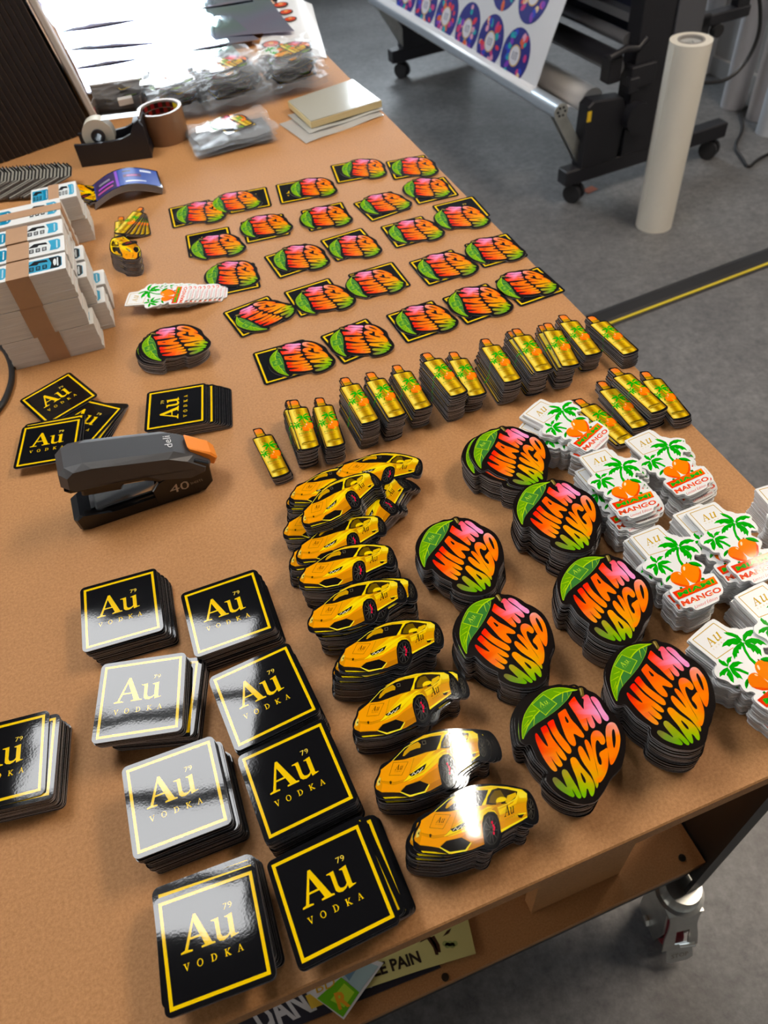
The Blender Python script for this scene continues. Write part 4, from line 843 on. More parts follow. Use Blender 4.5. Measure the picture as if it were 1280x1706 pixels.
# ------------------------------------------------------------------ things on the back left of the table
def vpl(px, py, O, n):
    """point seen at a pixel on the upright plane through O with normal n (for measuring)"""
    d = right*((px-640)/FPX) + down*((py-853)/FPX) + fwd; c = Vector((0, 0, CAMH)); t = (Vector(O)-c).dot(n)/d.dot(n); return c+d*t
BO = at(27, 617); BD = Vector((cos(radians(12.1)), sin(radians(12.1)), 0)); BN = Vector((-BD.y, BD.x, 0)); BR = radians(12.1)
M_paper = mat('stacked_white_paper', (.70, .69, .66), .7, var=.16, vscale=9, stretch=(2, 2, 130))
M_ptop = mat('white_sticker_top', (.80, .80, .78), .35)
M_kraft = mat('brown_paper_band', (.46, .27, .15), .55, var=.08, vscale=20)
M_pr = print_mat('bundle_print', .3, amp=0)
def can_art(mb, x0, y0, w, h, z, kind):
    """a little can drawn lying on its side along x: body, swirl and three blocky characters"""
    blue, dkc = '#4fa6c8', '#1c1d20'
    r = lambda a, b_, c, d: [(x0+a*w, y0+b_*h), (x0+c*w, y0+b_*h), (x0+c*w, y0+d*h), (x0+a*w, y0+d*h)]
    body = [(x0, y0), (x0+.9*w, y0), (x0+w, y0+.15*h), (x0+w, y0+.85*h), (x0+.9*w, y0+h), (x0, y0+h)]
    A, B, Cc = {'light': ('#e8eeee', blue, dkc), 'dark': (blue, dkc, dkc), 'blue': (blue, '#2f88ad', '#e8eeee')}[kind]
    mb.flat(body, z, A, m=1); mb.flat([(x0+.66*w, y0+.04*h), (x0+.9*w, y0+.03*h), (x0+.98*w, y0+.18*h), (x0+.98*w, y0+.84*h), (x0+.9*w, y0+.97*h), (x0+.62*w, y0+.96*h), (x0+.70*w, y0+.5*h)], z+DZ*4, B, m=1)
    mb.flat(r(.86, .15, .90, .85), z+DZ*8, '#dfe8ea' if kind != 'light' else '#cfe4ec', m=1)
    for k in range(3):
        a = .06+k*.19; mb.flat(r(a, .12, a+.13, .46), z+DZ*8, dkc, m=1); mb.flat(r(a+.03, .2, a+.10, .26), z+DZ*12, A, m=1); mb.flat(r(a+.03, .32, a+.10, .38), z+DZ*12, A, m=1)
    mb.flat([(x0+.02*w, y0+.62*h), (x0+.30*w, y0+.58*h), (x0+.34*w, y0+.72*h), (x0+.60*w, y0+.66*h), (x0+.56*w, y0+.86*h), (x0+.2*w, y0+.92*h)], z+DZ*8, dkc, m=1)
    if kind == 'dark': mb.flat(ell(x0+.80*w, y0+.5*h, .05*w, .3*h, 10), z+DZ*12, '#e4eaea', m=1)
def bundle(d, n, z, L, W, H, label, kind='light', band='cross', grp='banded bundles of white stickers', rot=0.):
    o = BO+BD*d+BN*n; t = thing('sticker_bundle', label, 'sticker bundle', (o.x, o.y, z+.0002), BR+rot, grp)
    mb = MB(); N = 7
    for k in range(N):
        j = random.uniform(-.0007, .0007); mb.box((L/2+j, W/2, H*(k+.5)/N), (L+random.uniform(-.0008, .0008), W+random.uniform(-.0008, .0003), H/N*(1 if k in (0, N-1) else 1.0)))
    mb.build('paper_block', M_paper, t)
    mb = MB(); mb.box((L/2, W/2, H+.0004), (L*.995, W*.99, .0008)); z0 = H+.0008+DZ*3
    can_art(mb, L*.60, W*.14, L*.36, W*.72, z0, kind)
    can_art(mb, L*.03, W*.14, L*.36, W*.72, z0, 'blue' if kind != 'dark' else 'light')
    mb.build('printed_top', [M_ptop, M_pr], t)
    mb = MB(); e = .0009
    if band == 'cross': mb.box((L*.5, W/2, H/2+.0002), (L*.235, W+2*e, H+.0010+2*e))
    else: mb.box((L*.5, W/2, H/2+.0002), (L+2*e, W*.36, H+.0010+2*e))
    mb.build('paper_band', M_kraft, t)
    return t
h = .0355
for r_, (n0, dx, kd) in enumerate(((.000, 0, 'dark'), (.041, .004, 'light'), (.083, .002, 'light'))):
    for k in range(3):
        sh_ = (.000, -.004, -.003)[k] + (0 if r_ == 0 else (.012, .008, -.004)[k]) + (0 if r_ < 2 else (.004, 0, 0)[k])
        where = ('nearest', 'middle', 'farthest')[r_]+' pile of the front block'
        bundle(sh_+dx, n0, k*(h+.0016), .106, .036, h, 'brown banded bundle of white can stickers, '+('bottom', 'middle', 'top')[k]+' of the '+where, ('light', 'dark', kd)[k] if r_ else kd)
bundle(-.022, .208, 0, .110, .052, .036, 'white bundle at the bottom of the pile with the lengthwise brown band', 'light', 'long')
bundle(-.018, .208, .0385, .106, .052, .036, 'white bundle with a lengthwise brown band, topping the pile behind the front block', 'light', 'long')
bundle(-.100, .205, 0, .072, .055, .036, 'lower white bundle at the left picture edge behind the front block', 'blue')
bundle(-.098, .205, .0385, .070, .055, .036, 'white bundle with a turquoise emblem at the left picture edge', 'blue')
bundle(.048, .275, 0, .062, .048, .032, 'lower white bundle of the farthest pair, beside the orange car sticker', 'light')
bundle(.046, .273, .0345, .062, .048, .032, 'upper white bundle of the farthest pair, brown band across its top', 'light')

# grey and violet stickers fanned on edge behind the bundles
def wolf_mesh():
    mb = MB(); out = [(-.035, -.02), (.035, -.022), (.040, .0), (.034, .018), (.026, .012), (.020, .034), (.010, .016), (-.002, .020), (-.012, .036), (-.018, .016), (-.030, .020), (-.040, .004)]
    mb.plate(out, 0, .0012); z = .0012+DZ
    mb.flat([(x*.93, y*.93-.0004) for x, y in out], z, '#a29e94', m=2)
    for pts, c in (([(-.034, -.002), (-.010, .002), (-.012, .014), (-.032, .012)], '#5b32e0'), ([(-.002, -.002), (.024, -.002), (.026, .010), (.002, .012)], '#6a3cf0'), ([(.010, .020), (.019, .014), (.018, .028)], '#5b32e0'), ([(-.02, -.016), (.02, -.017), (.022, -.008), (-.018, -.006)], '#23211f'), ([(-.034, -.004), (-.02, -.002), (-.024, .002)], '#1b1a19'), ([(.024, -.006), (.034, -.004), (.030, .006)], '#23211f'), ([(-.006, -.004), (.006, -.004), (.0, .001)], '#c9c6bc')):
        mb.flat(pts, z+DZ*2, c)
    return mb.mesh('grey_beast_sticker', [M_BLACK, M_EDGE, M_INK])
wm = wolf_mesh(); pw = None; p0 = at(92, 322); p1 = at(-30, 332)
for i in range(22):
    k = i/21; o = bpy.data.objects.new('grey_beast_sticker', wm) if pw is None else pw.copy(); pw = pw or o; COL.objects.link(o)
    p = p0.lerp(p1, k); p = p+BN*.012
    o.location = (p.x, p.y+.0015*sin(i*1.7), .0165); o.rotation_euler = (radians(8), radians(-17), radians(14+.5*sin(i*2.1)))
    tag(o, 'grey and violet jagged sticker leaning in the long fan behind the white bundles', 'sticker', 'grey violet stickers in the rear fan')
# dark cars standing in front of the boards, one orange car facing up
for k, (px, py, z, dg) in enumerate(((136, 327, .004, -54), (140, 324, .007, -56), (144, 322, .010, -58))):
    p = at(px, py, z); place('car', p.x, p.y, z, radians(dg), 'gold car sticker lying crosswise beside the farthest white bundles, '+('lowest of three', 'middle of three', 'uppermost of three')[k], 'sticker', 'car stickers beside the white bundles')

# curved blue stickers
M_satin = print_mat('satin_ink', .42, amp=0)
def arch_sheet(label, c, rz, z0, first):
    mb = MB(); L, W, n = .105, .062, 16; A = .016
    f = lambda t: .5*(1-math.cos(pi*min(1, t/.55))) if t < .55 else 1-.5*(1-math.cos(pi*(t-.55)/.45))*1.0
    zf = lambda t: A*sin(pi*t)
    def strip(x0, x1, y0, y1, dz, col, m):
        for i in range(n):
            a, b_ = x0+(x1-x0)*i/n, x0+(x1-x0)*(i+1)/n
            q = [(a, y0), (b_, y0), (b_, y1), (a, y1)]
            mb.face([mb.vert(((x-.5)*L, y*W, zf(x)+dz), lin(col)) for x, y in q], m)
    strip(0, 1, -.5, .5, .0011, '#15151a', 0); 
    for i in range(n):
        a, b_ = i/n, (i+1)/n
        for y in (-.5, .5):
            q = [(a, 0), (b_, 0), (b_, .0011), (a, .0011)]
            ids = [mb.vert(((x-.5)*L, y*W, zf(x)+z)) for x, z in q]; mb.face(ids if y < 0 else ids[::-1], 1)
        ids = [mb.vert(((x-.5)*L, y*W, zf(x))) for x, y in ((a, -.5), (b_, -.5), (b_, .5), (a, .5))]; mb.face(ids[::-1], 1)
    for x, s_ in ((0, -1), (1, 1)):
        ids = [mb.vert(((x-.5)*L, y*W, zf(x)+z)) for y, z in ((-.5, 0), (.5, 0), (.5, .0011), (-.5, .0011))]; mb.face(ids if s_ > 0 else ids[::-1], 1)
    if first:
        strip(.02, .98, -.46, .46, .00113, '#0f3fa0', 2); strip(.05, .40, -.44, .44, .00115, '#3a2c58', 2)
        for x0, x1, y0, y1, c_ in ((.08, .33, -.3, -.22, '#c85a9a'), (.1, .35, -.1, -.02, '#b04ad0'), (.12, .3, .1, .2, '#8c8a9c'), (.38, .42, -.44, .44, '#8a4cc8'), (.5, .75, -.05, .12, '#4a1c5c'), (.55, .7, .0, .06, '#c04a9a'), (.52, .8, -.32, -.26, '#dfe6f4'), (.75, .9, .25, .36, '#dfe6f4'), (.5, .62, .26, .34, '#2c2040')): strip(x0, x1, y0, y1, .00117, c_, 2)
    o = mb.build('curved_sticker', [M_BLACK, M_EDGE, M_satin]); o.location = (c.x, c.y, z0); o.rotation_euler = (0, 0, rz)
    return tag(o, label, 'sticker', 'curved blue stickers')
pc = at(208, 312, .01)
for k in range(6):
    arch_sheet('dark curved sticker beneath the blue one in front of the tape dispenser' if k < 5 else 'blue and violet curved sticker arching up in front of the tape dispenser', pc+Vector((.0005*k, .0004*k, 0)), radians(14), .0003+k*.0016, k == 5)

# small heap of bottle and car stickers between bundles and mango pairs
SM = lambda x, y: (140+x/5.818, 320+y/5.818)
for k, (px, py, dg) in enumerate(((238, 375, 4), (234, 374, -4), (230, 373, -11), (226, 372, -18), (221, 371, -24), (218, 370, -28))):
    z = .001+k*.0016; p = at(px, py, z); place('bottle', p.x, p.y, z, radians(dg-2), 'small gold bottle sticker in the fan above the little car heap, at the left' if k < 5 else 'gold bottle sticker on top of the fan above the little car heap', 'sticker', 'fanned bottle stickers of the little heap')
p = at(203, 384, .0003); place('bottle', p.x, p.y, .0003, radians(-4), 'lone gold bottle sticker sticking out at the left of the little heap', 'sticker', None)
for k in range(13):
    z = .0003+k*.0017 if k < 9 else .0003+k*.0017; p = at(214-k*.4, 440-k*2.2, z)
    place('car', p.x, p.y, z, radians(104+2*sin(k*1.3)), 'dark edged car sticker low in the little heap by the bottle fan' if k < 12 else 'gold car sticker turned upright on top of the little heap by the bottle fan', 'sticker', 'car stickers of the little heap', .92)

# tape dispenser, tape roll, card tray
M_dsp = mat('dark_dispenser_plastic', (.012, .013, .018), .42); M_tapew = mat('matte_tape', (.62, .58, .48), .5); M_clear = mat('clear_tape', (.55, .56, .55), .15, alpha=.55)
M_btape = mat('brown_packing_tape', (.27, .145, .075), .35); M_core = mat('grey_core', (.30, .28, .26), .7)
dd = at(137, 279); de = at(255, 263); ang = math.atan2(de.y-dd.y, de.x-dd.x)
t = thing('tape_dispenser', 'black desk tape dispenser with a white tape roll beside the brown tape', 'tape dispenser', dd, ang)
prof = [(0, 0), (.118, 0), (.118, .050), (.112, .060), (.104, .056), (.094, .041), (.080, .036), (.062, .034), (.020, .034), (0, .036)]
mb = MB(); mb.prism(prof, 0, .006); mb.prism(prof, .044, .050); mb.box((.059, .025, .008), (.116, .04, .016)); mb.box((.108, .025, .036), (.014, .040, .040)); mb.build('housing', M_dsp, t)
mb = MB(); mb.ring((.040, .014, .040), (0, 1, 0), .011, .0255, .020); mb.build('tape_roll', M_tapew, t, True)
mb = MB(); mb.ring((.040, .010, .040), (0, 1, 0), .006, .011, .028); mb.build('roll_hub', M_dsp, t, True)
mb = MB(); mb.prism([(.052, .0625), (.111, .0615), (.111, .0622), (.052, .0632)], .014, .034); mb.build('tape_strip', M_clear, t)
mb = MB(); mb.box((.1135, .025, .0615), (.003, .034, .006)); mb.build('cutter', M_zinc, t)
c = at(279, 232)+Vector((0, .006, 0))
t = thing('packing_tape_roll', 'roll of brown packing tape standing flat beside the tape dispenser', 'tape', c)
mb = MB(); mb.ring((0, 0, 0), (0, 0, 1), .0325, .0375, .050, 56, 0); mb.build('tape', M_btape, t, True)
mb = MB(); mb.ring((0, 0, .0005), (0, 0, 1), .031, .0325, .049, 56, 0)
# inside print: tartan of red, black and yellow
for k in range(28):
    a0, a1 = 2*pi*k/28, 2*pi*(k+1)/28
    for j in range(5):
        z0, z1 = .003+.009*j, .003+.009*(j+1)-.001
        col = '#d8c020' if k % 14 < 4 else ('#8c1420' if (k+j) % 2 else '#2a0c10')
        q = [(a1, z0), (a0, z0), (a0, z1), (a1, z1)]; mb.face([mb.vert((.0308*cos(a), .0308*sin(a), z), lin(col)) for a, z in q][::-1], 1)
mb.build('printed_core', [M_core, M_pr], t)
t = thing('card_tray', 'open grey card tray with a white rim standing behind the tape dispenser', 'tray', at(150, 222)+Vector((.004, .05, 0)), ang)
M_card = mat('grey_card', (.22, .19, .17), .7); M_wcard = mat('white_card', (.7, .68, .65), .6); M_rcard = mat('red_card', (.35, .02, .05), .5)
mb = MB(); mb.box((.045, .034, .024), (.09, .002, .048)); mb.box((.001, .017, .015), (.002, .032, .03)); mb.box((.089, .017, .015), (.002, .032, .03)); mb.box((.045, .017, .001), (.088, .032, .002)); mb.build('tray_wall', M_card, t)
mb = MB(); mb.box((.045, .034, .049), (.092, .004, .002)); mb.build('white_rim', M_wcard, t)
mb = MB(); mb.box((.060, .012, .024), (.026, .014, .010), .2); mb.build('white_flap', M_wcard, t)
mb = MB(); mb.box((.003, -.003, .012), (.004, .006, .024)); mb.build('red_tab', M_rcard, t)

# dark boards on edge, pale sheet beside them
M_board = mat('black_board_face', (.010, .009, .011), .35); M_bedge = mat('board_fluted_edge', (.010, .008, .010), .5, var=.3, vscale=60)
M_bline = mat('board_liner', (.085, .06, .045), .6)
a, b_ = at(155, 219), at(-70, 298); N = 24; dirv = (b_-a); lean = radians(9.5)
bm_ = None
for k in range(N):
    p = a.lerp(b_, (k+.5)/N); w = dirv.length/N
    if bm_ is None:
        mb = MB(); mb.box((0, .20, .22), (w*.80, .40, .44), m=0); mb.box((w*.42, .20, .22), (w*.07, .4004, .4404), m=1)
        o = mb.build('black_board', [M_bedge, M_bline]); bm_ = o
    else: o = bm_.copy(); COL.objects.link(o)
    o.location = (p.x, p.y, .0005+.0012*abs(sin(k*2.3))); o.rotation_euler = (0, -lean, radians(19)*1)
    tag(o, 'thin black board standing on edge in the tall row at the upper left', 'board', 'black boards standing on edge')
M_foam = mat('pale_foam', (.66, .56, .47), .8, var=.1, vscale=12); M_fabric = mat('white_wrap', (.72, .68, .64), .5, bump=.6, bscale=14)
mb = MB(); p = a+(a-b_).normalized()*.011
mb.box((0, .22, .22), (.012, .42, .44), bev=.003); o = mb.build('foam_sheet', M_fabric); o.location = (p.x, p.y+.01, .001); o.rotation_euler = (0, -lean, radians(19)); tag(o, 'pale padded sheet standing against the right side of the black boards', 'sheet')

# mirror-like iridescent sheets lying at the far end
def holo(nm, th_):
    m = mat(nm, (.80, .82, .86), .07, metal=1.0); nt = m.node_tree; b = nt.nodes['Principled BSDF']
    tc = nt.nodes.new('ShaderNodeTexCoord'); n = nt.nodes.new('ShaderNodeTexNoise'); n.inputs['Scale'].default_value = 3.2; n.inputs['Detail'].default_value = 2
    r = nt.nodes.new('ShaderNodeValToRGB'); e = r.color_ramp.elements; e[0].position = .35; e[0].color = (.55, .80, .68, 1); e[1].position = .68; e[1].color = (.80, .62, .85, 1)
    x = e.new(.5); x.color = (.66, .70, .92, 1)
    n2 = nt.nodes.new('ShaderNodeTexNoise'); n2.inputs['Scale'].default_value = 7; bp = nt.nodes.new('ShaderNodeBump'); bp.inputs['Distance'].default_value = .006; bp.inputs['Strength'].default_value = .4
    L = nt.links.new; L(tc.outputs['Object'], n.inputs['Vector']); L(n.outputs[0], r.inputs[0]); L(r.outputs[0], b.inputs['Base Color']); L(tc.outputs['Object'], n2.inputs['Vector']); L(n2.outputs[0], bp.inputs['Height']); L(bp.outputs[0], b.inputs['Normal'])
    b.inputs['Thin Film Thickness'].default_value = th_; b.inputs['Thin Film IOR'].default_value = 1.5
    return m
def sheet_from(px, z, name, m, label, cat, grp=None, curl=0., n=14):
    """thin sheet over four corner points (front left, front right, back right, back left), front edge curling up"""
    P = [at(q[0], q[1], 0) for q in px]; mb = MB(); o0 = sum(P, Vector())/4
    g = []
    for j in range(n+1):
        v = j/n; row = []
        for i in range(n+1):
            u = i/n; p = P[0].lerp(P[1], u).lerp(P[3].lerp(P[2], u), v)-o0
            row.append(mb.vert((p.x, p.y, curl*math.exp(-v*9)+.0009*sin(u*9+v*4)+.0009)))
        g.append(row)
    g2 = [[mb.vert((mb.v[q][0], mb.v[q][1], mb.v[q][2]-.0005)) for q in row] for row in g]
    for j in range(n):
        for i in range(n):
            mb.face((g[j][i], g[j][i+1], g[j+1][i+1], g[j+1][i])); mb.face((g2[j][i], g2[j+1][i], g2[j+1][i+1], g2[j][i+1]))
    for i in range(n):
        mb.face((g2[0][i], g2[0][i+1], g[0][i+1], g[0][i])); mb.face((g[n][i], g[n][i+1], g2[n][i+1], g2[n][i]))
        mb.face((g[i][0], g[i+1][0], g2[i+1][0], g2[i][0])); mb.face((g2[i][n], g2[i+1][n], g[i+1][n], g[i][n]))
    ob = mb.build(name, m, smooth=False); ob.location = (o0.x, o0.y, z); return tag(ob, label, cat, grp)
HS = [(((100, 59), (423, 4), (395, -28), (52, -10)), .0004, 'farthest iridescent mirror film sheet, cut by the top of the picture', 330),
      (((114, 91), (492, 59), (440, -12), (88, 36)), .0034, 'second farthest iridescent film sheet, reaching right to the white printed sheet', 420),
      (((132, 124), (436, 76), (384, 30), (106, 74)), .0064, 'iridescent film sheet just behind the bagged packs', 380),
      (((152, 170), (420, 120), (380, 74), (126, 112)), .0094, 'nearest iridescent film sheet, partly under the bagged packs', 360)]
for k, (q, z, lb, tf_) in enumerate(HS):
    sheet_from(q, z, 'holographic_film', holo('iridescent_film_%s' % 'abcd'[k], tf_), lb, 'film sheet', 'iridescent film sheets', .004)
M_wp = mat('white_printed_vinyl', (.72, .70, .68), .35)
ob = sheet_from(((430, 80), (545, 98), (520, 8), (470, -16)), .0003, 'printed_vinyl_sheet', [M_wp, M_wp, M_INK], 'white vinyl sheet with small orange prints at the far right table edge', 'vinyl sheet')
oo = ob.location
for px, py, s_ in ((468, 10, .018), (477, 22, .016), (484, 34, .015), (452, 76, .02)):
    mb = MB(); p = at(px, py)-Vector((oo.x, oo.y, 0)); mb.flat(ell(p.x, p.y, s_, s_*1.1, 14), .0026, '#2a1812'); mb.flat(ell(p.x, p.y, s_*.8, s_*.9, 14), .0027, '#d8502c'); mb.flat(ell(p.x, p.y+.004, s_*.3, s_*.4, 10), .0028, '#f0a860'); mb.build('round_print', [M_wp, M_wp, M_INK], ob)

# bagged packs
M_bag = mat('clear_plastic_bag', (.80, .84, .88), .10, alpha=.10, bump=.7, bscale=30)
M_bagd = mat('layered_plastic', (.62, .64, .66), .12, alpha=.10, bump=.9, bscale=45)
def bag_mesh(L, W, h, amp, seed, m=None):
    rnd = random.Random(seed); n = 12; ph = [rnd.uniform(0, 6) for _ in range(8)]; mb = MB(); T_ = []; B_ = []
    for j in range(n+1):
        for i in range(n+1):
            u, v = i/n-.5, j/n-.5; e = (1-abs(2*u)**3)*(1-abs(2*v)**3); ed = max(abs(2*u), abs(2*v))**6
            x, y = u*L+.002*sin(9*v+ph[0]), v*W+.002*sin(8*u+ph[1])
            w = amp*(sin(11*u+ph[2]+5*v)+sin(17*v+ph[3]-6*u)+.6*sin(29*u+ph[4])*sin(23*v+ph[5]))*.5
            T_.append(mb.vert((x, y, h*.5+h*.45*e+w*(.35+ed)))); B_.append(mb.vert((x, y, h*.5-h*.45*e+w*(.1+ed)-.0001)))
    for j in range(n):
        for i in range(n):
            a, b2, c_, d = j*(n+1)+i, j*(n+1)+i+1, (j+1)*(n+1)+i+1, (j+1)*(n+1)+i
            mb.face((T_[a], T_[b2], T_[c_], T_[d])); mb.face((B_[a], B_[d], B_[c_], B_[b2]))
    return mb.mesh('plastic_bag', [m or M_bag], True)
def pack(fl, fr, depth, nb, hb, where, amp=.0035, flat=False):
    a, b2 = at(*fl), at(*fr); L = (b2-a).length; an = math.atan2(b2.y-a.y, b2.x-a.x); X = (b2-a).normalized(); Y = Vector((-X.y, X.x, 0)); c_ = a+X*L/2+Y*depth/2
    proto = None
    for k in range(nb):
        me = bag_mesh(L*1.04, depth, hb*1.02, amp*(1 if k < nb-1 else 1.7), 31*k+int(fl[0]), M_bagd if k < nb-1 else M_bag)
        o = bpy.data.objects.new('plastic_bag', me); COL.objects.link(o); q = c_+X*random.uniform(-.004, .004)+Y*random.uniform(-.004, .004)
        o.location = (q.x, q.y, .0105+k*hb if not flat else .0005+k*hb); o.rotation_euler = (0, 0, an+random.uniform(-.06, .06))
        tag(o, ('clear bag of mixed stickers on top of the pack ' if k == nb-1 else 'crumpled clear sticker bag below the top one in the pack ')+where, 'bag', 'bags in the pack '+where)
        z = o.location.z+hb*.28
        def put(kind, u, v, dg, dz, lb): 
            q = c_+X*u+Y*v; place(kind, q.x, q.y, z+dz, an+radians(dg), lb, 'sticker', 'stickers inside the bags '+where, .86)
        if k == nb-1:
            if flat:
                put('square', .010, .008, 12, -.0012, 'black square sticker inside the top bag '+where); put('palm', -.018, .012, 62, 0, 'palm sticker inside the top bag '+where); put('mango', .006, .010, 40, .0012, 'mango sticker inside the top bag '+where); put('bottle', .022, .010, 6, .0026, 'gold bottle sticker inside the top bag '+where)
            else:
                put('mango', .016, .004, 30, -.0030, 'mango sticker inside the top bag '+where); put('palm', -.018, .006, 60, -.0018, 'palm sticker inside the top bag '+where); put('car', .002, -.014, 2, -.0004, 'gold car sticker inside the top bag '+where); put('bottle', .004, -.002, 4, .0010, 'gold bottle sticker inside the top bag '+where)
        elif not flat:
            put(('car', 'square', 'mango')[k % 3], .010*(-1)**k, -.010, 8*k, 0, 'sticker showing through a lower bag '+where); put(('square', 'mango', 'palm')[k % 3], -.006*(-1)**k, .004, -9*k, .0016, 'sticker showing through a lower bag '+where)
pack((166, 198), (256, 186), .115, 6, .0064, 'at the far left')
pack((266, 212), (352, 192), .125, 7, .0064, 'second from the left')
pack((348, 200), (458, 172), .130, 8, .0068, 'behind the single flat pack')
pack((462, 170), (548, 150), .130, 8, .0066, 'nearest the right table edge')
pack((338, 268), (464, 236), .105, 6, .0036, 'lying alone in front', .0016, True)
# empty bags
M_yel = mat('pale_yellow_liner', (.72, .60, .32), .5)
M_ebag = mat('empty_clear_bags', (.60, .60, .57), .14, alpha=.55, bump=.25, bscale=12)
for nm, q, z, lb in (('empty_bag', ((510, 240), (640, 193), (600, 160), (465, 207)), .0004, 'loose clear bag lying flat under the pale yellow edged bags'), ('empty_bag', ((516, 226), (638, 186), (604, 158), (480, 194)), .0024, 'second loose clear bag under the pale yellow edged bags')):
    sheet_from(q, z, nm, M_ebag, lb, 'bag', 'empty clear bags')
P = [at(*q) for q in ((520, 219), (637, 183), (590, 147), (482, 184))]; c_ = sum(P, Vector())/4
t = thing('bag_stack', 'neat stack of empty clear bags with pale yellow edges near the right table edge', 'bags', (c_.x, c_.y, .005))
pts = [(p.x-c_.x, p.y-c_.y) for p in P]
mb = MB(); mb.plate(pts, 0, .010, two=False, edge=0); mb.build('liner_block', M_yel, t)
mb = MB(); mb.plate([(x*.985, y*.985) for x, y in pts], .0102, .0112, two=False, edge=0); mb.build('clear_top', mat('glossy_clear_top', (.40, .39, .33), .12, bump=.3, bscale=9), t)

# ------------------------------------------------------------------ stapler
M_sd = mat('stapler_grey', (.050, .050, .054), .38, bump=.05, bscale=800); M_sb = mat('stapler_black', (.008, .008, .009), .14); M_so = mat('stapler_orange', (.95, .27, .02), .35); M_ss = mat('bright_steel', (.62, .62, .60), .16, metal=1)
F0 = at(140, 886); B0 = at(331, 821); sd = (B0-F0).normalized(); an = math.atan2(sd.y, sd.x)
t = thing('stapler', 'dark grey heavy duty stapler with an orange rear button lying on the table', 'stapler', F0, an)
SN = Vector((-sd.y, sd.x, 0))
w = .036
mb = MB()   # base: long sole with the raised rear housing cheeks
mb.prism([(-.002, .002), (.004, 0), (.118, 0), (.124, .003), (.124, .012), (.075, .013), (.030, .013), (.004, .020), (-.003, .016)], 0, w, bev=.003)
mb.build('base', M_sb, t)
mb = MB(); 
for y0, y1 in ((-.0015, .004), (w-.004, w+.0015)):
    mb.prism([(.074, .004), (.122, .002), (.131, .010), (.133, .034), (.122, .043), (.082, .030), (.074, .022)], y0, y1, bev=.001)
mb.build('rear_housing', M_sb, t)
mb = MB(); mb.box((.046, w/2, .0145), (.064, .022, .003), bev=.001); mb.box((.017, w/2, .0165), (.004, .022, .006)); mb.build('anvil', M_ss, t)
rot = radians(12.5)
def arm(q, px=.118, pz=.028):   # the upper assembly is tilted open about the rear hinge
    x, z = q.x-px, q.z-pz; return Vector((px+x*cos(rot)+z*sin(rot), q.y, pz-x*sin(rot)+z*cos(rot)))
mb = MB(); mb.prism([(.014, .016), (.050, .016), (.054, .026), (.054, .034), (.014, .034)], .005, w-.005, arm, bev=.002); mb.build('magazine_head', M_sb, t)
mb = MB(); mb.prism([(.050, .020), (.105, .020), (.105, .023), (.050, .023)], .008, w-.008, arm); mb.prism([(.052, .023), (.100, .023), (.100, .030), (.056, .030)], .0085, .0100, arm); mb.prism([(.052, .023), (.100, .023), (.100, .030), (.056, .030)], w-.010, w-.0085, arm); mb.build('staple_rail', M_ss, t)
mb = MB()
mb.prism([(-.002, .033), (.004, .030), (.074, .033), (.092, .024), (.120, .022), (.133, .028), (.134, .034), (.118, .046), (.100, .0545), (.020, .0575), (.004, .055), (-.002, .048)], -.003, w+.003, arm, bev=.007)
mb.build('handle', M_sd, t)
mb = MB(); mb.prism([(.000, .031), (.073, .033), (.090, .0265), (.086, .024), (.070, .029), (.004, .028)], -.001, w+.001, arm, bev=.001); mb.build('handle_skirt', M_sb, t)
mb = MB(); mb.prism([(.117, .036), (.139, .026), (.142, .034), (.136, .041), (.114, .052)], .008, w-.006, arm, bev=.002); mb.build('release_button', M_so, t)
M_si = print_mat('stapler_print', .4, amp=0)
mb = MB(); text(mb, '40', (.089, .011), (.019, 0), (.001, .0105), 0, '#b9a58c', 0, lambda p: (p[0], -.0017, p[1]+.001)); text(mb, 'SHEETS', (.110, .0145), (.012, 0), (0, .0028), 0, '#9c8c78', 0, lambda p: (p[0], -.0017, p[1]+.001)); mb.build('number_print', M_si, t)
mb = MB(); text(mb, 'deli', (.101, .010), (0, .017), (-.007, 0), 0, '#d8d8d8', 0, lambda p: tuple(arm(Vector((p[0], p[1], .0549+(.100-p[0])*.0375))))); mb.build('maker_print', M_si, t)

# black cord at the left picture edge
M_cord = mat('black_cord', (.010, .010, .011), .4)
mb = MB(); pts = [at(-30, 560, .004), at(5, 578, .004), at(17, 600, .004), at(21, 628, .004), at(14, 655, .004), at(2, 678, .004), at(-30, 712, .004)]
def smooth_path(pts, n=2):
    for _ in range(n):
        q = [pts[0]]
        for a, b2 in zip(pts, pts[1:]): q += [a.lerp(b2, .25), a.lerp(b2, .75)]
        pts = q+[pts[-1]]
    return pts
mb.tube(smooth_path(pts), .0035, 10); tag(mb.build('black_cable', M_cord, smooth=True), 'black cord curving out from under the white bundles at the left edge', 'cord')

# ------------------------------------------------------------------ things on the lower shelf
SZ = -.599
def shp(pts): return [(at(x, y, SZ).x, at(x, y, SZ).y) for x, y in pts]
M_sht = print_mat('poster_ink', .45, amp=0); M_banner = mat('dark_banner', (.02, .022, .035), .45); M_yp = mat('yellow_paper', (.62, .56, .20), .6)
def axs(o, px, py, z=SZ):
    O, X, Y = at(*o, z), at(*px, z), at(*py, z); return (O.x, O.y), (X.x-O.x, X.y-O.y), (Y.x-O.x, Y.y-O.y)
mb = MB(); mb.plate(shp([(300, 1790), (735, 1612), (700, 1560), (260, 1730)]), SZ+.0003, SZ+.0015, two=False, edge=0)
O, X, Y = axs((440, 1722), (552, 1672), (412, 1680)); text(mb, '*DANA', O, X, Y, SZ+.0017, '#cfcfcf', 1)
O, X, Y = axs((604, 1652), (700, 1614), (590, 1618)); text(mb, '*OUEL', O, X, Y, SZ+.0017, '#cfcfcf', 1)
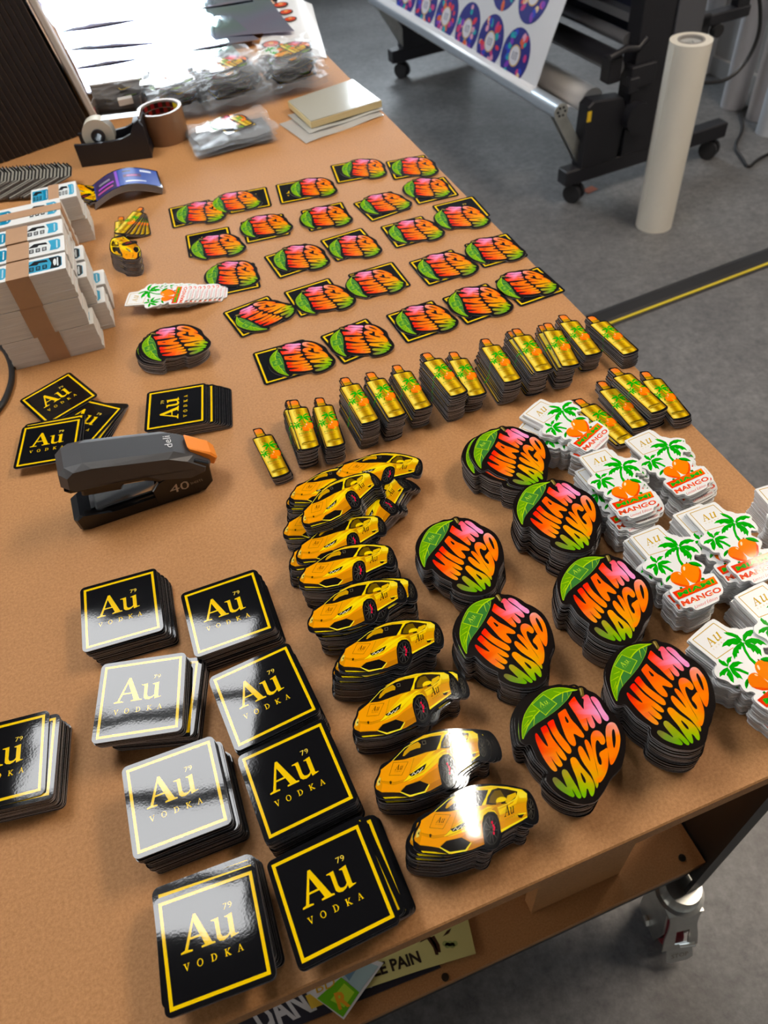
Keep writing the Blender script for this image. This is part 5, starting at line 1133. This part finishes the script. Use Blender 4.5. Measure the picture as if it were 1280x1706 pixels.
tag(mb.build('banner_sheet', [M_banner, M_sht]), 'dark banner with bold white letters on the lower shelf', 'banner')
zz = SZ+.004
mb = MB(); mb.plate(shp([(793, 1590), (776, 1515), (560, 1590), (590, 1655), (700, 1618)]), zz, zz+.0012, two=False, edge=0)
z2 = zz+.0015
O, X, Y = axs((612, 1632), (703, 1603), (606, 1612), z2); text(mb, '*BLE PAIN', O, X, Y, z2, '#241c10', 1)
for pts in (((700, 1572), (712, 1566), (722, 1580), (726, 1592), (731, 1592), (727, 1574), (716, 1560), (704, 1562)), ((716, 1564), (724, 1560), (733, 1576), (735, 1588), (730, 1588)), ((738, 1562), (748, 1556), (752, 1548), (745, 1552))):
    mb.flat(shp(pts), z2, '#3a2012', m=1)
for k in range(5): mb.flat([(at(742+4*k, 1572+3*(k % 2), z2).x+dx, at(742+4*k, 1572+3*(k % 2), z2).y+dy) for dx, dy in ell(0, 0, .004, .0035, 8)], z2, '#a8b070', m=1)
tag(mb.build('yellow_poster', [M_yp, M_sht]), 'pale yellow poster with dark lettering lying on the lower shelf', 'poster')
zz = SZ+.007; z2 = zz+.0014
mb = MB(); mb.plate(shp([(574, 1700), (640, 1606), (590, 1590), (515, 1655)]), zz, zz+.0011, two=False, edge=0)
mb.flat(shp([(573, 1696), (600, 1655), (570, 1630), (530, 1665)]), z2, '#69b42c', m=1); mb.flat(shp([(575, 1680), (592, 1655), (575, 1640), (552, 1668)]), z2+DZ*5, '#b4dc50', m=1)
mb.flat(shp([(600, 1655), (632, 1612), (600, 1600), (572, 1630)]), z2, '#a8c0c0', m=1); mb.flat(shp([(583, 1636), (600, 1610), (592, 1602), (572, 1622)]), z2+DZ*5, '#6f8ea0', m=1)
O, X, Y = axs((565, 1683), (585, 1676), (556, 1655), z2); text(mb, '*R', O, X, Y, z2+DZ*12, '#e8a018', 1)
O, X, Y = axs((528, 1655), (560, 1642), (524, 1640), z2); text(mb, 'BD', O, X, Y, z2+DZ*10, '#d8a820', 1)
tag(mb.build('green_sticker', [M_wcard, M_sht]), 'pointed green and white sticker with yellow letters overhanging the dark banner', 'sticker')
mb = MB(); mb.plate(shp([(520, 1682), (545, 1672), (525, 1655), (510, 1660)]), SZ+.0045, SZ+.0055, two=False, edge=0); tag(mb.build('yellow_card', mat('yellow_card', (.75, .50, .04), .5)), 'small yellow card between the green sticker and the dark banner', 'card')

# ------------------------------------------------------------------ printer
PO = Vector((.85460471, 2.62936749, 0)); PXD = Vector((.94356621, .33118395, 0)); PYD = Vector((-PXD.y, PXD.x, 0)); PR_ = math.atan2(PXD.y, PXD.x)
pr = thing('large_format_printer', 'large black wheeled roll printer with printed vinyl hanging from it', 'printer', (PO.x, PO.y, FZ), PR_)
M_pb = mat('printer_black', (.012, .012, .016), .45); M_pn = mat('printer_navy_panel', (.004, .006, .022), .6); M_pg = mat('printer_grey', (.085, .088, .10), .5); M_rol = mat('brushed_roller', (.42, .42, .44), .35, metal=.8); M_rolw = mat('white_roller', (.55, .62, .70), .3, metal=.5)
Z = lambda z: z-FZ
def PB(name, boxes, m, parent=pr, bev=.004):
    mb = MB()
    for b2 in boxes: mb.box(b2[0], b2[1], b2[2] if len(b2) > 2 else 0, bev=bev)
    return mb.build(name, m, parent)
for y in (.03, 1.51):
    PB('foot_beam', [((.30, y, Z(-.795)), (.72, .055, .055)), ], M_pb)
    for x in (.0, .62):
        c_ = bpy.data.objects.new('caster', None); COL.objects.link(c_); c_.parent = pr; c_.location = (x, y, 0); c_.rotation_euler = (0, 0, .5)
        mb = MB(); mb.tube([(-.022, 0, .034), (-.006, 0, .034)], .034, 20); mb.tube([(.006, 0, .034), (.022, 0, .034)], .034, 20); mb.build('wheel', M_rub, c_, True)
        mb = MB(); mb.box((0, .01, .062), (.012, .03, .03)); mb.box((0, .0, .078), (.04, .045, .006)); mb.build('fork', M_pb, c_)
    s_ = 1 if y < 1 else -1
    mb = MB(); mb.prism([(-.004, Z(-.77)), (.15, Z(-.77)), (.165, Z(-.62)), (.145, Z(-.56)), (.02, Z(-.545)), (.0, Z(-.56))], y-.03, y+.03, bev=.005); mb.build('arm_bracket', M_pb, pr)
    mb = MB(); mb.prism([(.17, Z(-.77)), (.34, Z(-.77)), (.30, Z(-.45)), (.30, Z(.35)), (.17, Z(.35)), (.17, Z(-.45))], y-.03, y+.04, bev=.004); mb.build('column', M_pb, pr)
    PB('column_cover', [((.365, y+.01, Z(-.02)), (.115, .09, .80)), ], M_pg)
    # tension bar arm
    mb = MB()
    for yo in (-.014, .014):
        mb.prism([(-.135, Z(-.545)), (-.098, Z(-.530)), (.035, Z(-.735)), (.0, Z(-.76))], y+yo-.003+.012*s_, y+yo+.003+.012*s_)
    mb.build('tension_arm', M_zinc, pr)
mb = MB(); mb.tube([(-.112, .0, Z(-.545)), (-.112, 1.54, Z(-.545))], .027, 28); mb.build('tension_bar', M_rolw, pr, True)
mb = MB(); mb.tube([(-.112, -.003, Z(-.545)), (-.112, -.0005, Z(-.545))], .0262, 20)
eb = mb.build('bar_end_cap', M_zinc, pr)
mb = MB()
for k in range(6): mb.tube([(-.112+.014*cos(k*pi/3), -.006, Z(-.545)+.014*sin(k*pi/3)), (-.112+.014*cos(k*pi/3), -.0032, Z(-.545)+.014*sin(k*pi/3))], .004, 8)
mb.build('cap_slots', M_rub, eb)
for nm, x, z, r_, m in (('feed_roller', .165, -.40, .020, M_rol), ('feed_roller', .125, -.455, .030, M_pb), ('feed_roller', .16, -.50, .016, M_rol), ('take_up_core', .10, -.60, .045, M_wp)):
    mb = MB(); mb.tube([(x, .05 if m is not M_wp else .12, Z(z)), (x, 1.50, Z(z))], r_, 24); mb.build(nm, m, pr, True)
PB('clutch', [((.10, .035, Z(-.47)), (.05, .05, .08)), ((.20, .015, Z(-.50)), (.10, .06, .07)), ((.16, -.01, Z(-.52)), (.04, .03, .05))], M_pb)
mb = MB(); mb.tube([(.115, .02, Z(-.47)), (.115, .075, Z(-.47))], .026, 20); mb.build('core_holder', M_rol, pr, True)
mb = MB(); mb.tube([(.195, -.035, Z(-.63)), (.195, .03, Z(-.63))], .05, 26); mb.build('gear_cover', M_pb, pr, True)
mb = MB(); mb.tube([Vector((.06, .0, Z(-.42))), Vector((.12, .0, Z(-.405))), Vector((.17, .0, Z(-.415))), Vector((.20, .0, Z(-.39)))], .011, 10); mb.build('lever', M_pb, pr, True)
mb = MB(); mb.prism([(.22, Z(-.42)), (.30, Z(-.42)), (.30, Z(.35)), (.22, Z(.35))], .07, 1.47); mb.build('back_panel', M_pn, pr)
mb = MB(); mb.prism([(.18, Z(-.36)), (.22, Z(-.36)), (.22, Z(-.335)), (.18, Z(-.335))], .06, 1.48); mb.build('cross_rail', M_rol, pr)
mb = MB(); mb.prism([(.05, Z(-.06)), (.45, Z(-.06)), (.45, Z(.30)), (.10, Z(.34)), (.02, Z(.20))], -.04, 1.58, bev=.01); mb.build('print_unit', M_pb, pr)
PB('warning_label', [((.006, -.0305+.03-.031+.031, Z(-.59)), (.016, .002, .034))], mat('warning_yellow', (.85, .55, .02), .5), bev=0).location.y = -.0005
PB('side_bracket', [((.52, .03, Z(-.395)), (.22, .05, .035)), ((.60, .03, Z(-.35)), (.05, .04, .06)), ((.44, .03, Z(-.42)), (.05, .05, .10))], M_pb)
mb = MB(); mb.tube([(.50, -.005, Z(-.43)), (.50, .02, Z(-.43))], .02, 16); mb.build('side_knob', M_rub, pr, True)
# hanging vinyl: from the bar up to the print unit, and a slack loop behind; printed round stickers
M_vin = mat('white_vinyl', (.82, .82, .84), .16, bump=.1, bscale=6)
va, vb = Vector((-.130, 0, Z(-.566))), Vector((.075, 0, Z(-.03))); VL = (vb-va).length; vd = (vb-va)/VL; vn = Vector((-vd.z, 0, vd.x))
def vp(s_, y, off=0): 
    return va+vd*s_+Vector((0, y, 0))+vn*(off+.006*sin(s_*9)*sin(y*5))
mb = MB(); n, m_ = 10, 24; y0, y1 = .155, 1.46
for side in (0, 1):
    ids = [[mb.vert(vp(VL*j/n, y0+(y1-y0)*i/m_, 0 if side == 0 else -.0012)) for i in range(m_+1)] for j in range(n+1)]
    for j in range(n):
        for i in range(m_):
            f = (ids[j][i], ids[j+1][i], ids[j+1][i+1], ids[j][i+1]); mb.face(f if side == 0 else f[::-1], 0)
def vflat(pts, col, lv):
    tmp = MB(); tmp.flat(pts, 0, col); base = len(mb.v)
    for (a, b2, c_), cc_ in zip(tmp.v, tmp.c): mb.v.append(tuple(vp(b2, a, .0006+.0003*lv))); mb.c.append(cc_)
    for f in tmp.f: mb.f.append(tuple(base+i for i in f[::-1])); mb.m.append(1)
rv = random.Random(5); Rr = .086
for j, s_ in enumerate((.104, .289, .474)):
    for i in range(7):
        yc = .325+i*.178
        if yc > 1.37: continue
        vflat(ell(yc, s_, Rr, Rr, 28), '#2b2f86', 0)
        for q in range(22):
            a = rv.uniform(0, 6.3); r2 = rv.uniform(.038, .073); vflat(ell(yc+r2*cos(a), s_+r2*sin(a), rv.uniform(.009, .018), rv.uniform(.007, .013), 8, a), rv.choice(['#d8508c', '#e8704a', '#36b0b8', '#8c4cc0', '#f0b0c8', '#e84a5c', '#3a50c8', '#f4d8b0']), 1+q % 3)
        vflat(ell(yc, s_, .034, .034, 20), '#d8b070', 5); vflat(ell(yc, s_, .030, .030, 20), '#eceaf0', 6)
        for k in range(3):
            vflat(line((yc-.012+.012*k, s_-.012), (yc-.012+.012*k, s_+.012), .0035), '#3a4668', 7); vflat(line((yc-.013+.012*k, s_+.010*(-1)**k), (yc-.006+.010*k, s_+.010*(-1)**k), .003), '#3a4668', 7)
tag(mb.build('printed_vinyl', [M_vin, M_sht], pr), 'white vinyl printed with rows of colourful round stickers')
mb = MB(); pts = [Vector((-.112+.028*cos(a), 0, Z(-.545)+.028*sin(a))) for a in [radians(150-k*20) for k in range(0, 14)]]+[Vector((-.04, 0, Z(-.60))), Vector((.04, 0, Z(-.615))), Vector((.09, 0, Z(-.645)))]
for a, b2 in zip(pts, pts[1:]):
    mb.face([mb.vert(a+Vector((0, y0, 0))), mb.vert(a+Vector((0, y1, 0))), mb.vert(b2+Vector((0, y1, 0))), mb.vert(b2+Vector((0, y0, 0)))])
mb.build('vinyl_web', M_vin, pr)

# ------------------------------------------------------------------ rolls, cords and floor strip
M_croll = mat('cream_film_roll', (.82, .78, .68), .28, coat=.3, bump=.05, bscale=8); M_lab = mat('core_label', (.45, .46, .45), .4)
c_ = at(1090, 383, FZ); c_ = Vector((c_.x+.01, c_.y+.035, FZ))
t = thing('film_roll', 'tall cream coloured film roll standing on the concrete floor', 'roll', c_, .3)
RH = .585; RR = .062
mb = MB(); mb.ring((0, 0, 0), (0, 0, 1), .040, RR, RH, 48); mb.build('wound_film', M_croll, t, True)
mb = MB(); mb.ring((0, 0, -.0), (0, 0, 1), .034, .040, RH+.001, 40); mb.build('core', M_core, t, True)
mb = MB(); mb.tube([(0, 0, RH-.010), (0, 0, RH-.008)], .034, 30); text(mb, 'AV', (-.018, -.010), (.030, 0), (0, .020), RH-.0077, '#1c2622', 1); mb.build('core_plug', [M_lab, M_sht], t)
mb = MB(); mb.box((-RR-.0002, -.002, RH/2), (.0012, .012, RH*.98), .0); mb.build('film_edge', M_croll, t)
for (px, py, r_, H, lb, m) in ((1221, 176, .050, 1.0, 'white vinyl roll standing by the right wall, left of its neighbours', (.66, .66, .70)), (1262, 196, .045, 1.05, 'pinkish white vinyl roll standing between two white rolls by the wall', (.68, .62, .60)), (1283, 220, .055, .9, 'bluish white vinyl roll at the right picture edge', (.60, .64, .70)), (1168, 118, .045, 1.1, 'slim white roll half hidden behind the tall cream roll', (.62, .62, .64))):
    p = at(px, py, FZ); t = thing('vinyl_roll', lb, 'roll', p)
    mb = MB(); mb.ring((0, 0, 0), (0, 0, 1), r_*.5, r_, H, 32); mb.build('wound_vinyl', mat('roll_vinyl', m, .4), t, True)
    mb = MB(); mb.ring((0, 0, 0), (0, 0, 1), r_*.42, r_*.5, H+.002, 24); mb.build('core', M_core, t, True)
mb = MB(); PN = PYD
pp = [vpl(x, y, PO-PYD*.06, PN) for x, y in ((1130, 139), (1178, 138), (1206, 136), (1232, 118), (1252, 90), (1266, 55), (1268, 15), (1262, -30), (1250, -80))]
mb.tube(smooth_path(pp), .0065, 10); tag(mb.build('power_cable', M_cord, smooth=True), 'black cable looping past the top of the tall cream roll', 'cable')
mb = MB(); pp = [at(x, y, FZ+.006) for x, y in ((1262, 175), (1240, 180), (1232, 190), (1240, 215), (1222, 245), (1238, 265), (1247, 281), (1262, 265), (1300, 248))]
mb.tube(smooth_path(pp), .006, 8); tag(mb.build('floor_cable', M_cord, smooth=True), 'black cable lying in a bend on the concrete floor by the white rolls', 'cable')
a, b2 = at(985, 540, FZ), at(1310, 418, FZ); X = (b2-a).normalized(); L = (b2-a).length-.6; p = a-X*.6
t = thing('cable_cover', 'black rubber floor cable cover with a yellow stripe right of the table', 'cable cover', p, math.atan2(X.y, X.x))
mb = MB(); mb.prism([(-.045, 0), (.045, 0), (.020, .014), (-.020, .014)], 0, L+1.6, lambda q: Vector((q.y, -q.x, q.z))); mb.build('rubber_ramp', M_rub, t)
mb = MB(); mb.box(((L+1.6)/2, -.032, .0072), (L+1.6, .012, .0030)); mb.build('yellow_stripe', mat('hazard_yellow', (.70, .55, .03), .5), t)
mb = MB(); p = at(973, 331, FZ); mb.box((p.x+.04, p.y+.06, FZ+.0008), (.05, .035, .001), .5); tag(mb.build('floor_scrap', mat('orange_scrap', (.65, .17, .08), .6)), 'small orange scrap lying by the printer wheel', 'scrap')
